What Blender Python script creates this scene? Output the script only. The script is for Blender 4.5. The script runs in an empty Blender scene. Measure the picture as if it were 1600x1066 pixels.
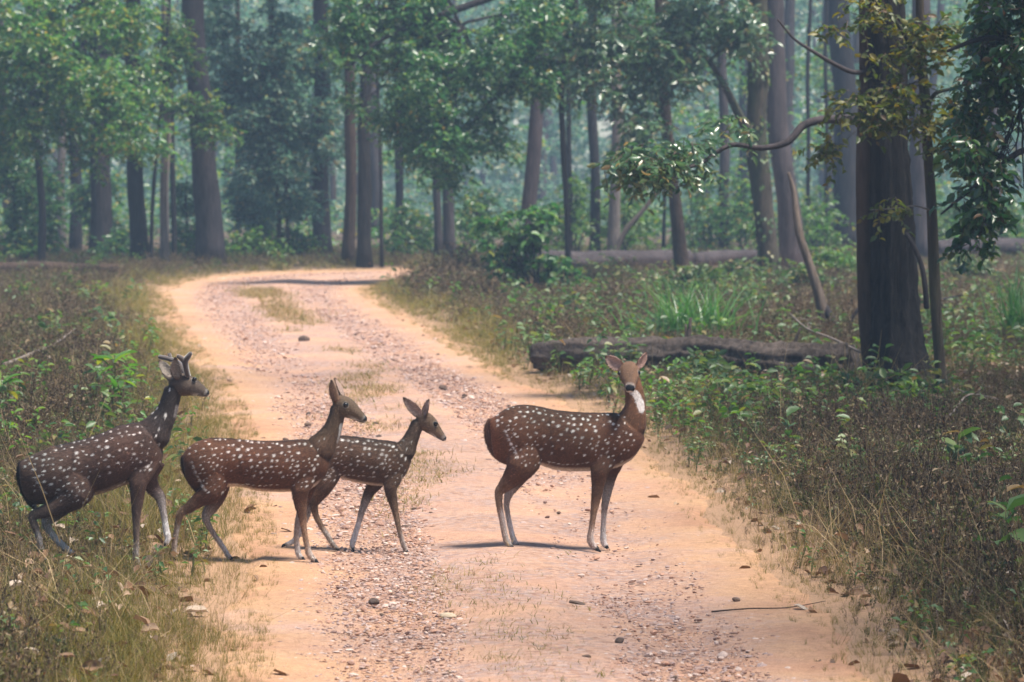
import bpy, math, random
import numpy as np
from mathutils import Vector, Matrix

# ------------------------------------------------------------------ camera, sky, sun, exposure
SC = bpy.context.scene
F = 5700.0            # focal length in pixels of the 1600 wide photograph
CAMZ = 2.1
PITCH = math.atan(273.0 / F)
COL = SC.collection

cam_d = bpy.data.cameras.new('camera')
cam = bpy.data.objects.new('camera', cam_d)
COL.objects.link(cam)
cam.location = (0, 0, CAMZ)
cam.rotation_euler = (math.pi / 2 - PITCH, 0, 0)
cam_d.sensor_width = 36
cam_d.lens = F / 1600 * 36
cam_d.clip_start = 0.1
cam_d.clip_end = 2000
cam_d.dof.use_dof = True
cam_d.dof.focus_distance = 19.8
cam_d.dof.aperture_fstop = 5.6
SC.camera = cam

SUN_DIR = Vector((0.34, -0.16, 0.88)).normalized()      # towards the sun: high, beyond the animals
world = bpy.data.worlds.new('World')
SC.world = world
world.use_nodes = True
wn = world.node_tree.nodes
sky = wn.new('ShaderNodeTexSky')
sky.sky_type = 'NISHITA'
sky.sun_disc = False
sky.sun_elevation = math.asin(SUN_DIR.z)
sky.sun_rotation = math.atan2(SUN_DIR.x, SUN_DIR.y)
sky.air_density = 1.0
sky.dust_density = 0.6
world.node_tree.links.new(sky.outputs[0], wn['Background'].inputs[0])
wn['Background'].inputs[1].default_value = 0.085

sun_d = bpy.data.lights.new('sun', 'SUN')
sun_d.energy = 5.0
sun_d.angle = math.radians(14)
sun_d.color = (1.0, 0.93, 0.82)
sun = bpy.data.objects.new('sun', sun_d)
COL.objects.link(sun)
sun.rotation_euler = SUN_DIR.to_track_quat('Z', 'Y').to_euler()
sun.location = SUN_DIR * 60

vs = SC.view_settings
vs.view_transform = 'Standard'
vs.look = 'None'
vs.gamma = 1
vs.use_curve_mapping = False
vs.exposure = 0.9
SC.render.engine = 'CYCLES'
cy = SC.cycles
cy.use_denoising = True
try:
    cy.denoiser = 'OPENIMAGEDENOISE'
except Exception:
    pass
cy.max_bounces = 5
cy.diffuse_bounces = 2
cy.glossy_bounces = 2
cy.transmission_bounces = 3
cy.volume_bounces = 0
cy.use_adaptive_sampling = True
cy.adaptive_threshold = 0.02
cy.transparent_max_bounces = 4
cy.sample_clamp_indirect = 6
cy.caustics_reflective = False
cy.caustics_refractive = False

# ------------------------------------------------------------------ small helpers
RNG = np.random.default_rng(7)
random.seed(7)
CP, SP = math.cos(PITCH), math.sin(PITCH)


def P(px, py, D):
    """World point seen at pixel (px, py) of the photograph, at distance D down the track."""
    u, v = (px - 800) / F, (533 - py) / F
    dy = CP + v * SP
    dz = v * CP - SP
    t = D / dy
    return np.array((u * t, D, CAMZ + dz * t))


def G(px, py):
    """Point of the level ground seen at that pixel."""
    u, v = (px - 800) / F, (533 - py) / F
    dy, dz = CP + v * SP, v * CP - SP
    t = -CAMZ / dz
    return np.array((u * t, dy * t, 0.0))


_nr = np.random.default_rng(3)
_NW = []
for _o in range(5):
    for _ in range(5):
        a = _nr.uniform(0, 2 * math.pi)
        _NW.append((_o, math.cos(a), math.sin(a), _nr.uniform(0, 6.28), _nr.uniform(.7, 1.4)))


def noise2(x, y, f=1.0):
    s = 0
    for o, cx, sx, ph, m in _NW:
        k = f * m * 2 ** o
        s = s + np.sin((x * cx + y * sx) * k + ph) * 0.55 ** o
    return s / 6.0


# ------------------------------------------------------------------ the track's outline
PAIRS = [((345, 1066), (1370, 1066)), ((362, 950), (1275, 950)), ((378, 880), (1190, 880)),
         ((372, 800), (1115, 800)), ((366, 720), (1025, 720)), ((355, 650), (925, 650)), ((335, 600), (825, 600)),
         ((300, 560), (750, 560)), ((275, 520), (690, 522)), ((256, 490), (640, 496)), ((250, 468), (600, 474)),
         ((256, 452), (578, 458)), ((290, 440), (582, 449)), ((350, 431), (605, 442)), ((440, 425), (650, 437)),
         ((560, 422.5), (720, 434)), ((700, 421.5), (820, 432.5)), ((900, 420.5), (1000, 431))]
LE = [G(*a)[:2] for a, b in PAIRS]
RE = [G(*b)[:2] for a, b in PAIRS]
LE = [np.array((-1.08, -14.)), np.array((-1.08, 5.)), np.array((-1.10, 10.))] + LE + [np.array((14., 73.2)), np.array((60., 78.))]
RE = [np.array((1.60, -14.)), np.array((1.60, 5.)), np.array((1.56, 10.))] + RE + [np.array((15., 69.2)), np.array((60., 73.5))]


def catmull(pts, n_per):
    pts = [np.asarray(p, float) for p in pts]
    out = []
    for i in range(len(pts) - 1):
        p0, p1, p2 = pts[max(i - 1, 0)], pts[i], pts[i + 1]
        p3 = pts[min(i + 2, len(pts) - 1)]
        for k in range(n_per):
            t = k / n_per
            out.append(0.5 * (2 * p1 + (p2 - p0) * t + (2 * p0 - 5 * p1 + 4 * p2 - p3) * t * t + (3 * p1 - p0 - 3 * p2 + p3) * t ** 3))
    out.append(pts[-1])
    return np.array(out)


LES, RES = catmull(LE, 10), catmull(RE, 10)
POLY = np.vstack([LES[::2], RES[::-2]])


def road_dist(x, y):
    """Signed distance to the track's edge: below zero on the track."""
    x = np.asarray(x, float).ravel()
    y = np.asarray(y, float).ravel()
    best = np.full(x.shape, 1e9)
    inside = np.zeros(x.shape, bool)
    n = len(POLY)
    for i in range(n):
        ax, ay = POLY[i]
        bx, by = POLY[(i + 1) % n]
        dx, dy = bx - ax, by - ay
        L = dx * dx + dy * dy + 1e-9
        t = np.clip(((x - ax) * dx + (y - ay) * dy) / L, 0, 1)
        best = np.minimum(best, (x - ax - t * dx) ** 2 + (y - ay - t * dy) ** 2)
        if abs(dy) > 1e-9:
            c = (ay > y) != (by > y)
            xi = ax + (y - ay) / dy * dx
            inside ^= c & (x < xi)
    d = np.sqrt(best)
    return np.where(inside, -d, d)


def sstep(a, b, x):
    t = np.clip((x - a) / (b - a), 0, 1)
    return t * t * (3 - 2 * t)


def terrain(x, y, rd=None):
    x = np.asarray(x, float)
    y = np.asarray(y, float)
    if rd is None:
        rd = road_dist(x, y).reshape(x.shape)
    v = sstep(0.0, 0.9, rd)
    z = v * (0.035 + 0.05 * (noise2(x, y, 0.9) + 0.4)) + sstep(2, 14, rd) * 0.12 * noise2(x + 9, y, 0.18)
    z = z + 0.010 * noise2(x * 1.7, y, 2.3) * (1 - v)
    return z


def tz(x, y):
    return float(terrain(np.array([x]), np.array([y]))[0])


def link(o, parent=None):
    COL.objects.link(o)
    if parent is not None:
        o.parent = parent
    return o


def mesh_np(name, V, FC, mats, smooth=True, fmat=None):
    """Mesh from an (n,3) array and an (m,3) or (m,4) array, or a list of both kinds."""
    me = bpy.data.meshes.new(name)
    V = np.asarray(V, np.float32)
    if isinstance(FC, np.ndarray):
        blocks = [FC]
    else:
        blocks = [np.asarray(b, np.int32) for b in FC if len(b)]
    me.vertices.add(len(V))
    me.vertices.foreach_set('co', V.ravel())
    nl = sum(b.size for b in blocks)
    nf = sum(len(b) for b in blocks)
    me.loops.add(nl)
    me.polygons.add(nf)
    me.loops.foreach_set('vertex_index', np.concatenate([b.ravel() for b in blocks]).astype(np.int32))
    tot = np.concatenate([np.full(len(b), b.shape[1]) for b in blocks]).astype(np.int32)
    st = np.concatenate([[0], np.cumsum(tot)[:-1]]).astype(np.int32)
    me.polygons.foreach_set('loop_start', st)
    me.polygons.foreach_set('loop_total', tot)
    if fmat is not None:
        me.polygons.foreach_set('material_index', np.asarray(fmat, np.int32))
    me.polygons.foreach_set('use_smooth', np.full(nf, smooth))
    for m in (mats if isinstance(mats, (list, tuple)) else [mats]):
        me.materials.append(m)
    me.update(calc_edges=True)
    me.validate()
    return me


class Geo:
    """Collects quads and triangles with a material slot each."""

    def __init__(self):
        self.V, self.Q, self.T, self.qm, self.tm, self.n = [], [], [], [], [], 0

    def add(self, V, Q=None, T=None, m=0):
        V = np.asarray(V, float).reshape(-1, 3)
        if Q is not None and len(Q):
            Q = np.asarray(Q, int) + self.n
            self.Q.append(Q)
            self.qm.append(np.full(len(Q), m))
        if T is not None and len(T):
            T = np.asarray(T, int) + self.n
            self.T.append(T)
            self.tm.append(np.full(len(T), m))
        self.V.append(V)
        self.n += len(V)

    def mesh(self, name, mats, smooth=True):
        V = np.vstack(self.V)
        bl, fm = [], []
        if self.Q:
            bl.append(np.vstack(self.Q))
            fm.append(np.concatenate(self.qm))
        if self.T:
            bl.append(np.vstack(self.T))
            fm.append(np.concatenate(self.tm))
        return mesh_np(name, V, bl, mats, smooth, np.concatenate(fm))


def tube_arrays(path, radii, seg=8, lat=None, ridge=0, rng=None, twist=0.0, squash=None, lump=0.0, ridge_n=9):
    """Tube along a path; closed ends. ridge: bark ridges; lump: uneven girth."""
    path = np.asarray(path, float)
    n = len(path)
    radii = np.asarray(radii, float)
    T = np.gradient(path, axis=0)
    T /= np.linalg.norm(T, axis=1)[:, None] + 1e-12
    ref = np.array((0, 1, 0.)) if lat is None else np.asarray(lat, float)
    N = np.cross(ref, T)
    bad = np.linalg.norm(N, axis=1) < 0.2
    if bad.any():
        N[bad] = np.cross(np.array((1, 0, 0.)), T[bad])
    N /= np.linalg.norm(N, axis=1)[:, None]
    B = np.cross(T, N)
    th = np.linspace(0, 2 * math.pi, seg, endpoint=False)
    R = np.repeat(radii[:, None], seg, 1)
    if ridge or lump:
        rng = rng or RNG
        s = np.concatenate([[0], np.cumsum(np.linalg.norm(np.diff(path, axis=0), axis=1))])[:, None]
        ph = rng.uniform(0, 6.28, 8)
        if ridge:
            w = np.sin(ridge_n * th[None] + ph[0] + 1.5 * np.sin(s * 1.1 + ph[1])) + 0.7 * np.sin((ridge_n * 2 - 1) * th[None] + ph[2] + 2 * np.sin(s * 2.3 + ph[3]))
            R = R * (1 + ridge * w + ridge * 0.8 * rng.standard_normal(R.shape))
        if lump:
            R = R * (1 + lump * (np.sin(th[None] + s * 1.3 + ph[4]) + np.sin(2 * th[None] + s * 2.9 + ph[5]) + np.sin(s * 4.1 + ph[6])))
    V = path[:, None] + R[..., None] * (np.cos(th)[None, :, None] * N[:, None] + np.sin(th)[None, :, None] * B[:, None])
    V = V.reshape(-1, 3)
    i = np.arange(n - 1)[:, None] * seg
    j = np.arange(seg)[None]
    j2 = (j + 1) % seg
    Q = np.stack([i + j, i + j2, i + seg + j2, i + seg + j], -1).reshape(-1, 4)
    c0, c1 = len(V), len(V) + 1
    V = np.vstack([V, path[0] - T[0] * radii[0] * .2, path[-1] + T[-1] * radii[-1] * .35])
    k = np.arange(seg)
    k2 = (k + 1) % seg
    e = (n - 1) * seg
    Tt = np.vstack([np.stack([np.full(seg, c0), k2, k], -1), np.stack([np.full(seg, c1), e + k, e + k2], -1)])
    return V, Q, Tt


# ------------------------------------------------------------------ materials
def new_mat(name):
    m = bpy.data.materials.new(name)
    m.use_nodes = True
    nt = m.node_tree
    return m, nt, nt.nodes, nt.links, nt.nodes['Principled BSDF']


def ramp(nodes, stops):
    r = nodes.new('ShaderNodeValToRGB')
    el = r.color_ramp.elements
    while len(el) > 1:
        el.remove(el[-1])
    for i, (p, c) in enumerate(stops):
        e = el[0] if i == 0 else el.new(p)
        e.position = p
        e.color = (*c, 1) if len(c) == 3 else c
    return r


def tex_noise(nodes, links, scale, detail=4, rough=.6, vec=None, dist=0.0):
    n = nodes.new('ShaderNodeTexNoise')
    n.inputs['Scale'].default_value = scale
    n.inputs['Detail'].default_value = detail
    n.inputs['Roughness'].default_value = rough
    n.inputs['Distortion'].default_value = dist
    if vec is not None:
        links.new(vec, n.inputs['Vector'])
    return n


def mapped(nodes, links, scale, kind='Object'):
    tc = nodes.new('ShaderNodeTexCoord')
    mp = nodes.new('ShaderNodeMapping')
    mp.inputs['Scale'].default_value = scale
    links.new(tc.outputs[kind], mp.inputs['Vector'])
    return mp.outputs[0]


def mixc(nodes, links, fac, a, b, mode='MIX'):
    m = nodes.new('ShaderNodeMix')
    m.data_type = 'RGBA'
    m.blend_type = mode
    for sock, v in ((0, fac), (6, a), (7, b)):
        if isinstance(v, (int, float)):
            m.inputs[sock].default_value = v
        elif isinstance(v, tuple):
            m.inputs[sock].default_value = (*v, 1)
        else:
            links.new(v, m.inputs[sock])
    return m.outputs[2]


def mat_leaf(name, stops, rough=.33, trans=.5, spec=.7, src='island', tcol=None):
    """Leaf: each leaf takes its own colour; light passes through it."""
    m, nt, N, L, b = new_mat(name)
    if src == 'island':
        g = N.new('ShaderNodeNewGeometry')
        f = g.outputs['Random Per Island']
    elif src == 'object':
        g = N.new('ShaderNodeObjectInfo')
        f = g.outputs['Random']
    else:
        g1, g2 = N.new('ShaderNodeNewGeometry'), N.new('ShaderNodeObjectInfo')
        a = N.new('ShaderNodeMath')
        a.operation = 'ADD'
        L.new(g1.outputs['Random Per Island'], a.inputs[0])
        L.new(g2.outputs['Random'], a.inputs[1])
        fr = N.new('ShaderNodeMath')
        fr.operation = 'FRACT'
        L.new(a.outputs[0], fr.inputs[0])
        f = fr.outputs[0]
    r = ramp(N, stops)
    L.new(f, r.inputs[0])
    n = tex_noise(N, L, 25, 2)
    col = mixc(N, L, .25, r.outputs[0], n.outputs[0], 'MULTIPLY')
    L.new(col, b.inputs['Base Color'])
    b.inputs['Roughness'].default_value = rough
    b.inputs['Specular IOR Level'].default_value = spec
    tr = N.new('ShaderNodeBsdfTranslucent')
    hs = N.new('ShaderNodeHueSaturation')
    hs.inputs['Saturation'].default_value = 1.15
    hs.inputs['Value'].default_value = 1.7
    L.new(col, hs.inputs['Color'])
    L.new(hs.outputs[0], tr.inputs[0])
    mx = N.new('ShaderNodeMixShader')
    mx.inputs[0].default_value = trans
    L.new(b.outputs[0], mx.inputs[1])
    L.new(tr.outputs[0], mx.inputs[2])
    L.new(mx.outputs[0], N['Material Output'].inputs[0])
    return m


def mat_bark(name, dark, light, vscale=(9, 9, 1.3), bump=.6, moss=None, rough=.9):
    m, nt, N, L, b = new_mat(name)
    v = mapped(N, L, vscale)
    n = tex_noise(N, L, 2.2, 8, .68, v, .4)
    r = ramp(N, [(.3, dark), (.52, tuple(.5 * (a + c) for a, c in zip(dark, light))), (.72, light)])
    L.new(n.outputs[0], r.inputs[0])
    v2 = mapped(N, L, (1.4, 1.4, .5))
    n2 = tex_noise(N, L, 1.7, 5, .6, v2)
    r2 = ramp(N, [(.45, (0, 0, 0)), (.68, (1, 1, 1))])
    L.new(n2.outputs[0], r2.inputs[0])
    col = mixc(N, L, r2.outputs[0], r.outputs[0], moss or tuple(min(1, c * 1.5) for c in light))
    f = N.new('ShaderNodeMath')
    f.operation = 'MULTIPLY'
    f.inputs[1].default_value = .45
    L.new(r2.outputs[0], f.inputs[0])
    col = mixc(N, L, f.outputs[0], r.outputs[0], moss or tuple(min(1, c * 1.5) for c in light))
    L.new(col, b.inputs['Base Color'])
    b.inputs['Roughness'].default_value = rough
    b.inputs['Specular IOR Level'].default_value = .25
    bp = N.new('ShaderNodeBump')
    bp.inputs['Strength'].default_value = bump
    bp.inputs['Distance'].default_value = .07
    L.new(n.outputs[0], bp.inputs['Height'])
    L.new(bp.outputs[0], b.inputs['Normal'])
    return m


def mat_plain(name, stops, rough=.85, src='object', scale=30, spec=.3, bump=0.0, mul=.45):
    m, nt, N, L, b = new_mat(name)
    if src == 'object':
        f = N.new('ShaderNodeObjectInfo').outputs['Random']
    else:
        f = N.new('ShaderNodeNewGeometry').outputs['Random Per Island']
    r = ramp(N, stops)
    L.new(f, r.inputs[0])
    n = tex_noise(N, L, scale, 4, .65, mapped(N, L, (1, 1, 1)))
    col = mixc(N, L, mul, r.outputs[0], n.outputs[0], 'OVERLAY')
    L.new(col, b.inputs['Base Color'])
    b.inputs['Roughness'].default_value = rough
    b.inputs['Specular IOR Level'].default_value = spec
    if bump:
        bp = N.new('ShaderNodeBump')
        bp.inputs['Strength'].default_value = bump
        bp.inputs['Distance'].default_value = .01
        L.new(n.outputs[0], bp.inputs['Height'])
        L.new(bp.outputs[0], b.inputs['Normal'])
    return m


def mat_road():
    m, nt, N, L, b = new_mat('orange_dirt')
    v = mapped(N, L, (1, 1, 1))
    big = tex_noise(N, L, .8, 5, .6, v, .3)
    r = ramp(N, [(.28, (0.382, 0.196, 0.119)), (.42, (0.464, 0.260, 0.149)), (.55, (0.515, 0.306, 0.164)), (.66, (0.498, 0.315, 0.233)), (.78, (0.432, 0.273, 0.221))])
    L.new(big.outputs[0], r.inputs[0])
    mid = tex_noise(N, L, 14, 7, .75, v, .2)
    c = mixc(N, L, .5, r.outputs[0], mid.outputs[0], 'OVERLAY')
    # stony patches: mauve grey grit, only where a broad patch mask allows it
    pm = tex_noise(N, L, 1.15, 4, .6, v)
    pr = ramp(N, [(.38, (0, 0, 0)), (.55, (1, 1, 1))])
    L.new(pm.outputs[0], pr.inputs[0])
    vo = N.new('ShaderNodeTexVoronoi')
    vo.inputs['Scale'].default_value = 30
    L.new(v, vo.inputs['Vector'])
    gr = ramp(N, [(.0, (0.187, 0.109, 0.086)), (.25, (0.343, 0.203, 0.156)), (.5, (0.515, 0.335, 0.257)), (.7, (0.265, 0.203, 0.203)), (.85, (0.468, 0.351, 0.312)), (1, (0.328, 0.172, 0.117))])
    L.new(vo.outputs['Color'], gr.inputs[0])
    k = N.new('ShaderNodeMath')
    k.operation = 'MULTIPLY'
    k.inputs[1].default_value = .8
    at = N.new('ShaderNodeAttribute')
    at.attribute_name = 'stony'
    k0 = N.new('ShaderNodeMath')
    k0.operation = 'MULTIPLY'
    L.new(pr.outputs[0], k0.inputs[0])
    L.new(at.outputs['Fac'], k0.inputs[1])
    L.new(k0.outputs[0], k.inputs[0])
    pk = N.new('ShaderNodeMath')
    pk.operation = 'MULTIPLY'
    pk.inputs[1].default_value = .55
    pk.use_clamp = True
    L.new(at.outputs['Fac'], pk.inputs[0])
    pinkc = mixc(N, L, .5, (.53, .325, .25), mid.outputs[0], 'OVERLAY')
    c = mixc(N, L, pk.outputs[0], c, pinkc)
    c = mixc(N, L, k.outputs[0], c, gr.outputs[0])
    fine = tex_noise(N, L, 70, 4, .7, v)
    fr = ramp(N, [(.33, (.62, .58, .56)), (.5, (1, 1, 1))])
    L.new(fine.outputs[0], fr.inputs[0])
    c = mixc(N, L, .55, c, fr.outputs[0], 'MULTIPLY')
    L.new(c, b.inputs['Base Color'])
    b.inputs['Roughness'].default_value = .95
    b.inputs['Specular IOR Level'].default_value = .15
    bp = N.new('ShaderNodeBump')
    bp.inputs['Strength'].default_value = .8
    bp.inputs['Distance'].default_value = .02
    ad = N.new('ShaderNodeMath')
    L.new(mid.outputs[0], ad.inputs[0])
    L.new(fine.outputs[0], ad.inputs[1])
    L.new(ad.outputs[0], bp.inputs['Height'])
    L.new(bp.outputs[0], b.inputs['Normal'])
    return m


def mat_ground():
    m, nt, N, L, b = new_mat('forest_floor')
    v = mapped(N, L, (1, 1, 1))
    n = tex_noise(N, L, 3.5, 7, .7, v, .3)
    r = ramp(N, [(.3, (0.050, 0.032, 0.023)), (.48, (0.101, 0.066, 0.043)), (.62, (0.158, 0.108, 0.068)), (.75, (0.094, 0.086, 0.043))])
    L.new(n.outputs[0], r.inputs[0])
    f = tex_noise(N, L, 45, 4, .7, v)
    c = mixc(N, L, .6, r.outputs[0], f.outputs[0], 'OVERLAY')
    at = N.new('ShaderNodeAttribute')
    at.attribute_name = 'spill'
    ad = N.new('ShaderNodeMath')
    ad.operation = 'MULTIPLY_ADD'
    ad.inputs[1].default_value = 1.6
    L.new(n.outputs[0], ad.inputs[0])
    L.new(at.outputs['Fac'], ad.inputs[2])
    sr = ramp(N, [(.95, (0, 0, 0)), (1.0, (1, 1, 1))])
    mr = N.new('ShaderNodeMapRange')
    mr.inputs['From Min'].default_value = 1.0
    mr.inputs['From Max'].default_value = 1.75
    L.new(ad.outputs[0], mr.inputs['Value'])
    f2 = tex_noise(N, L, 60, 4, .7, v)
    dirt = mixc(N, L, .5, (.43, .255, .145), f2.outputs[0], 'OVERLAY')
    c = mixc(N, L, mr.outputs[0], c, dirt)
    L.new(c, b.inputs['Base Color'])
    b.inputs['Roughness'].default_value = .95
    bp = N.new('ShaderNodeBump')
    bp.inputs['Strength'].default_value = 1
    bp.inputs['Distance'].default_value = .03
    L.new(f.outputs[0], bp.inputs['Height'])
    L.new(bp.outputs[0], b.inputs['Normal'])
    return m


M = {}
M['road'] = mat_road()
M['ground'] = mat_ground()
M['leaf_green'] = mat_leaf('green_leaves', [(0, (0.042, 0.120, 0.035)), (.45, (0.083, 0.204, 0.059)), (.75, (0.150, 0.267, 0.070)), (.93, (0.250, 0.295, 0.059)), (1, (0.366, 0.253, 0.059))])
M['leaf_dark'] = mat_leaf('dark_leaves', [(0, (0.032, 0.102, 0.039)), (.5, (0.068, 0.177, 0.063)), (.85, (0.131, 0.245, 0.085)), (.97, (0.200, 0.270, 0.070)), (1, (0.339, 0.235, 0.070))], rough=.30, trans=.48)
M['leaf_pale'] = mat_leaf('haze_pale_leaves', [(0, (0.076, 0.165, 0.114)), (.5, (0.127, 0.241, 0.165)), (.86, (0.190, 0.292, 0.190)), (.95, (0.304, 0.317, 0.140)), (1, (0.431, 0.330, 0.152))], rough=.4)  # leaf green paled and blued: distance haze put into the colour
M['leaf_gloss'] = mat_leaf('glossy_leaves', [(0, (0.042, 0.099, 0.049)), (.55, (0.080, 0.161, 0.071)), (.88, (0.142, 0.217, 0.094)), (1, (0.283, 0.189, 0.075))], rough=.28, trans=.35, spec=1.0, src='both')
M['leaf_near'] = mat_leaf('deep_green_leaves', [(0, (0.019, 0.059, 0.021)), (.55, (0.035, 0.100, 0.031)), (.82, (0.065, 0.140, 0.035)), (.93, (0.105, 0.152, 0.035)), (1, (0.140, 0.070, 0.030))], rough=.30, trans=.4, spec=.8, src='both')
M['leaf_yellow'] = mat_leaf('yellowing_leaves', [(0, (.045, .075, .018)), (.45, (.085, .115, .022)), (.75, (.15, .155, .026)), (.92, (.24, .20, .03)), (1, (.13, .07, .025))], rough=.5, trans=.4, src='both')
M['leaf_bright'] = mat_leaf('bright_green_leaves', [(0, (.06, .15, .03)), (.6, (.11, .24, .045)), (.9, (.19, .30, .05)), (1, (.28, .26, .05))], rough=.45, trans=.42, src='both')
M['leaf_mid'] = mat_leaf('herb_leaves', [(0, (.045, .10, .03)), (.5, (.08, .155, .042)), (.8, (.14, .20, .05)), (.93, (.21, .20, .06)), (1, (.24, .15, .06))], rough=.48, trans=.35, src='both')
M['leaf_sapling'] = mat_leaf('sapling_leaves', [(0, (.03, .095, .03)), (.5, (.06, .17, .045)), (.85, (.11, .23, .055)), (1, (.2, .22, .06))], rough=.42, trans=.4, src='both')
M['grass_green'] = mat_leaf('tuft_blades', [(0, (.05, .15, .04)), (.6, (.09, .23, .055)), (1, (.16, .28, .07))], rough=.4, trans=.35, src='both')
M['grass_olive'] = mat_leaf('olive_blades', [(0, (0.078, 0.085, 0.020)), (.35, (0.146, 0.140, 0.032)), (.7, (0.244, 0.200, 0.053)), (1, (0.312, 0.220, 0.075))], rough=.6, trans=.35, src='both', spec=.3)
M['grass_straw'] = mat_leaf('straw_blades', [(0, (0.221, 0.153, 0.072)), (.5, (0.323, 0.230, 0.111)), (1, (0.408, 0.306, 0.162))], rough=.6, trans=.3, src='both', spec=.3)
M['weed_brown'] = mat_leaf('dry_weed', [(0, (0.038, 0.025, 0.015)), (.3, (0.084, 0.055, 0.032)), (.6, (0.140, 0.095, 0.055)), (.82, (0.210, 0.147, 0.084)), (.95, (0.315, 0.252, 0.168)), (1, (0.224, 0.098, 0.042))], rough=.7, trans=.25, src='both', spec=.25)
M['weed_olive'] = mat_leaf('olive_weed', [(0, (0.043, 0.050, 0.017)), (.4, (0.090, 0.097, 0.030)), (.7, (0.137, 0.137, 0.043)), (.9, (0.202, 0.187, 0.072)), (1, (0.288, 0.252, 0.158))], rough=.55, trans=.35, src='both', spec=.4)
M['litter'] = mat_leaf('dry_leaves', [(0, (.12, .06, .032)), (.35, (.21, .115, .062)), (.7, (.30, .185, .11)), (.9, (.40, .29, .20)), (1, (.45, .38, .32))], rough=.6, trans=.12, src='object', spec=.35)
M['bark_dark'] = mat_bark('dark_bark', (.009, .008, .010), (.040, .032, .033))
M['bark_black'] = mat_bark('black_bark', (.003, .003, .005), (.040, .032, .029), vscale=(11, 11, 1.1), bump=1.0)
M['bark_brown'] = mat_bark('brown_bark', (.028, .018, .014), (.095, .060, .044), bump=.9)
M['bark_grey'] = mat_bark('grey_bark', (.026, .021, .024), (.085, .068, .070))
M['bark_pale'] = mat_bark('pale_bark', (.10, .08, .07), (.27, .22, .19), bump=.5)
M['bark_snag'] = mat_bark('snag_wood', (.06, .045, .038), (.20, .15, .12), bump=.6)
M['bark_log'] = mat_bark('log_bark', (.014, .011, .010), (.13, .10, .085), vscale=(7, 7, 1.0), bump=1.0)
M['bark_mossy'] = mat_bark('mossy_bark', (.028, .023, .018), (.10, .075, .055), moss=(.04, .075, .025))
M['twig'] = mat_plain('twigs', [(0, (.05, .035, .028)), (1, (.12, .085, .065))])
M['stem_green'] = mat_plain('green_stems', [(0, (.08, .11, .03)), (1, (.13, .12, .05))])
M['stone'] = mat_plain('stones', [(0, (.20, .125, .105)), (.2, (.36, .205, .145)), (.45, (.46, .265, .185)), (.62, (.34, .245, .225)), (.8, (.46, .34, .30)), (1, (.60, .46, .39))], scale=18, bump=.5)
M['stone_dark'] = mat_plain('dark_stones', [(0, (.08, .055, .045)), (1, (.14, .09, .065))], scale=18, bump=.5)
M['stone_pale'] = mat_plain('pale_stones', [(0, (0.440, 0.328, 0.216)), (1, (0.496, 0.400, 0.288))], scale=18, bump=.4)


def tag(o, label=None, cat=None, group=None, kind=None):
    if label:
        o['label'] = label
    if cat:
        o['category'] = cat
    if group:
        o['group'] = group
    if kind:
        o['kind'] = kind
    return o


def empty(name, loc):
    o = bpy.data.objects.new(name, None)
    o.empty_display_size = .1
    o.location = loc
    return link(o)


def put(name, me, parent=None, loc=None, kind=None):
    o = link(bpy.data.objects.new(name, me), parent)
    if loc is not None:
        o.location = loc
    if kind:
        o['kind'] = kind
    return o


# ------------------------------------------------------------------ ground and track
def build_ground():
    xs = np.unique(np.concatenate([np.linspace(-150, -16, 28), np.linspace(-16, -6, 34), np.linspace(-6, 9, 130), np.linspace(9, 20, 36), np.linspace(20, 150, 28)]))
    ys = np.unique(np.concatenate([np.linspace(-30, 8, 16), np.linspace(8, 45, 260), np.linspace(45, 110, 200), np.linspace(110, 300, 40)]))
    X, Y = np.meshgrid(xs, ys)
    rd = road_dist(X, Y).reshape(X.shape)
    Z = terrain(X, Y, rd) - 0.05 * sstep(0.02, -0.25, rd)
    Z = np.where(rd < .02, Z, Z)
    nx, ny = len(xs), len(ys)
    i = np.arange(ny - 1)[:, None] * nx
    j = np.arange(nx - 1)[None]
    Q = np.stack([i + j, i + j + 1, i + nx + j + 1, i + nx + j], -1).reshape(-1, 4)
    V = np.stack([X, Y, Z], -1).reshape(-1, 3)
    gm = mesh_np('ground', V, Q, M['ground'])
    sa = gm.attributes.new('spill', 'FLOAT', 'POINT')
    sa.data.foreach_set('value', np.clip(1.1 - rd / .75, 0, 1.1).astype(np.float32).ravel())
    o = put('ground', gm)
    tag(o, 'brown forest floor of soil and dead weeds', kind='structure')


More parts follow.
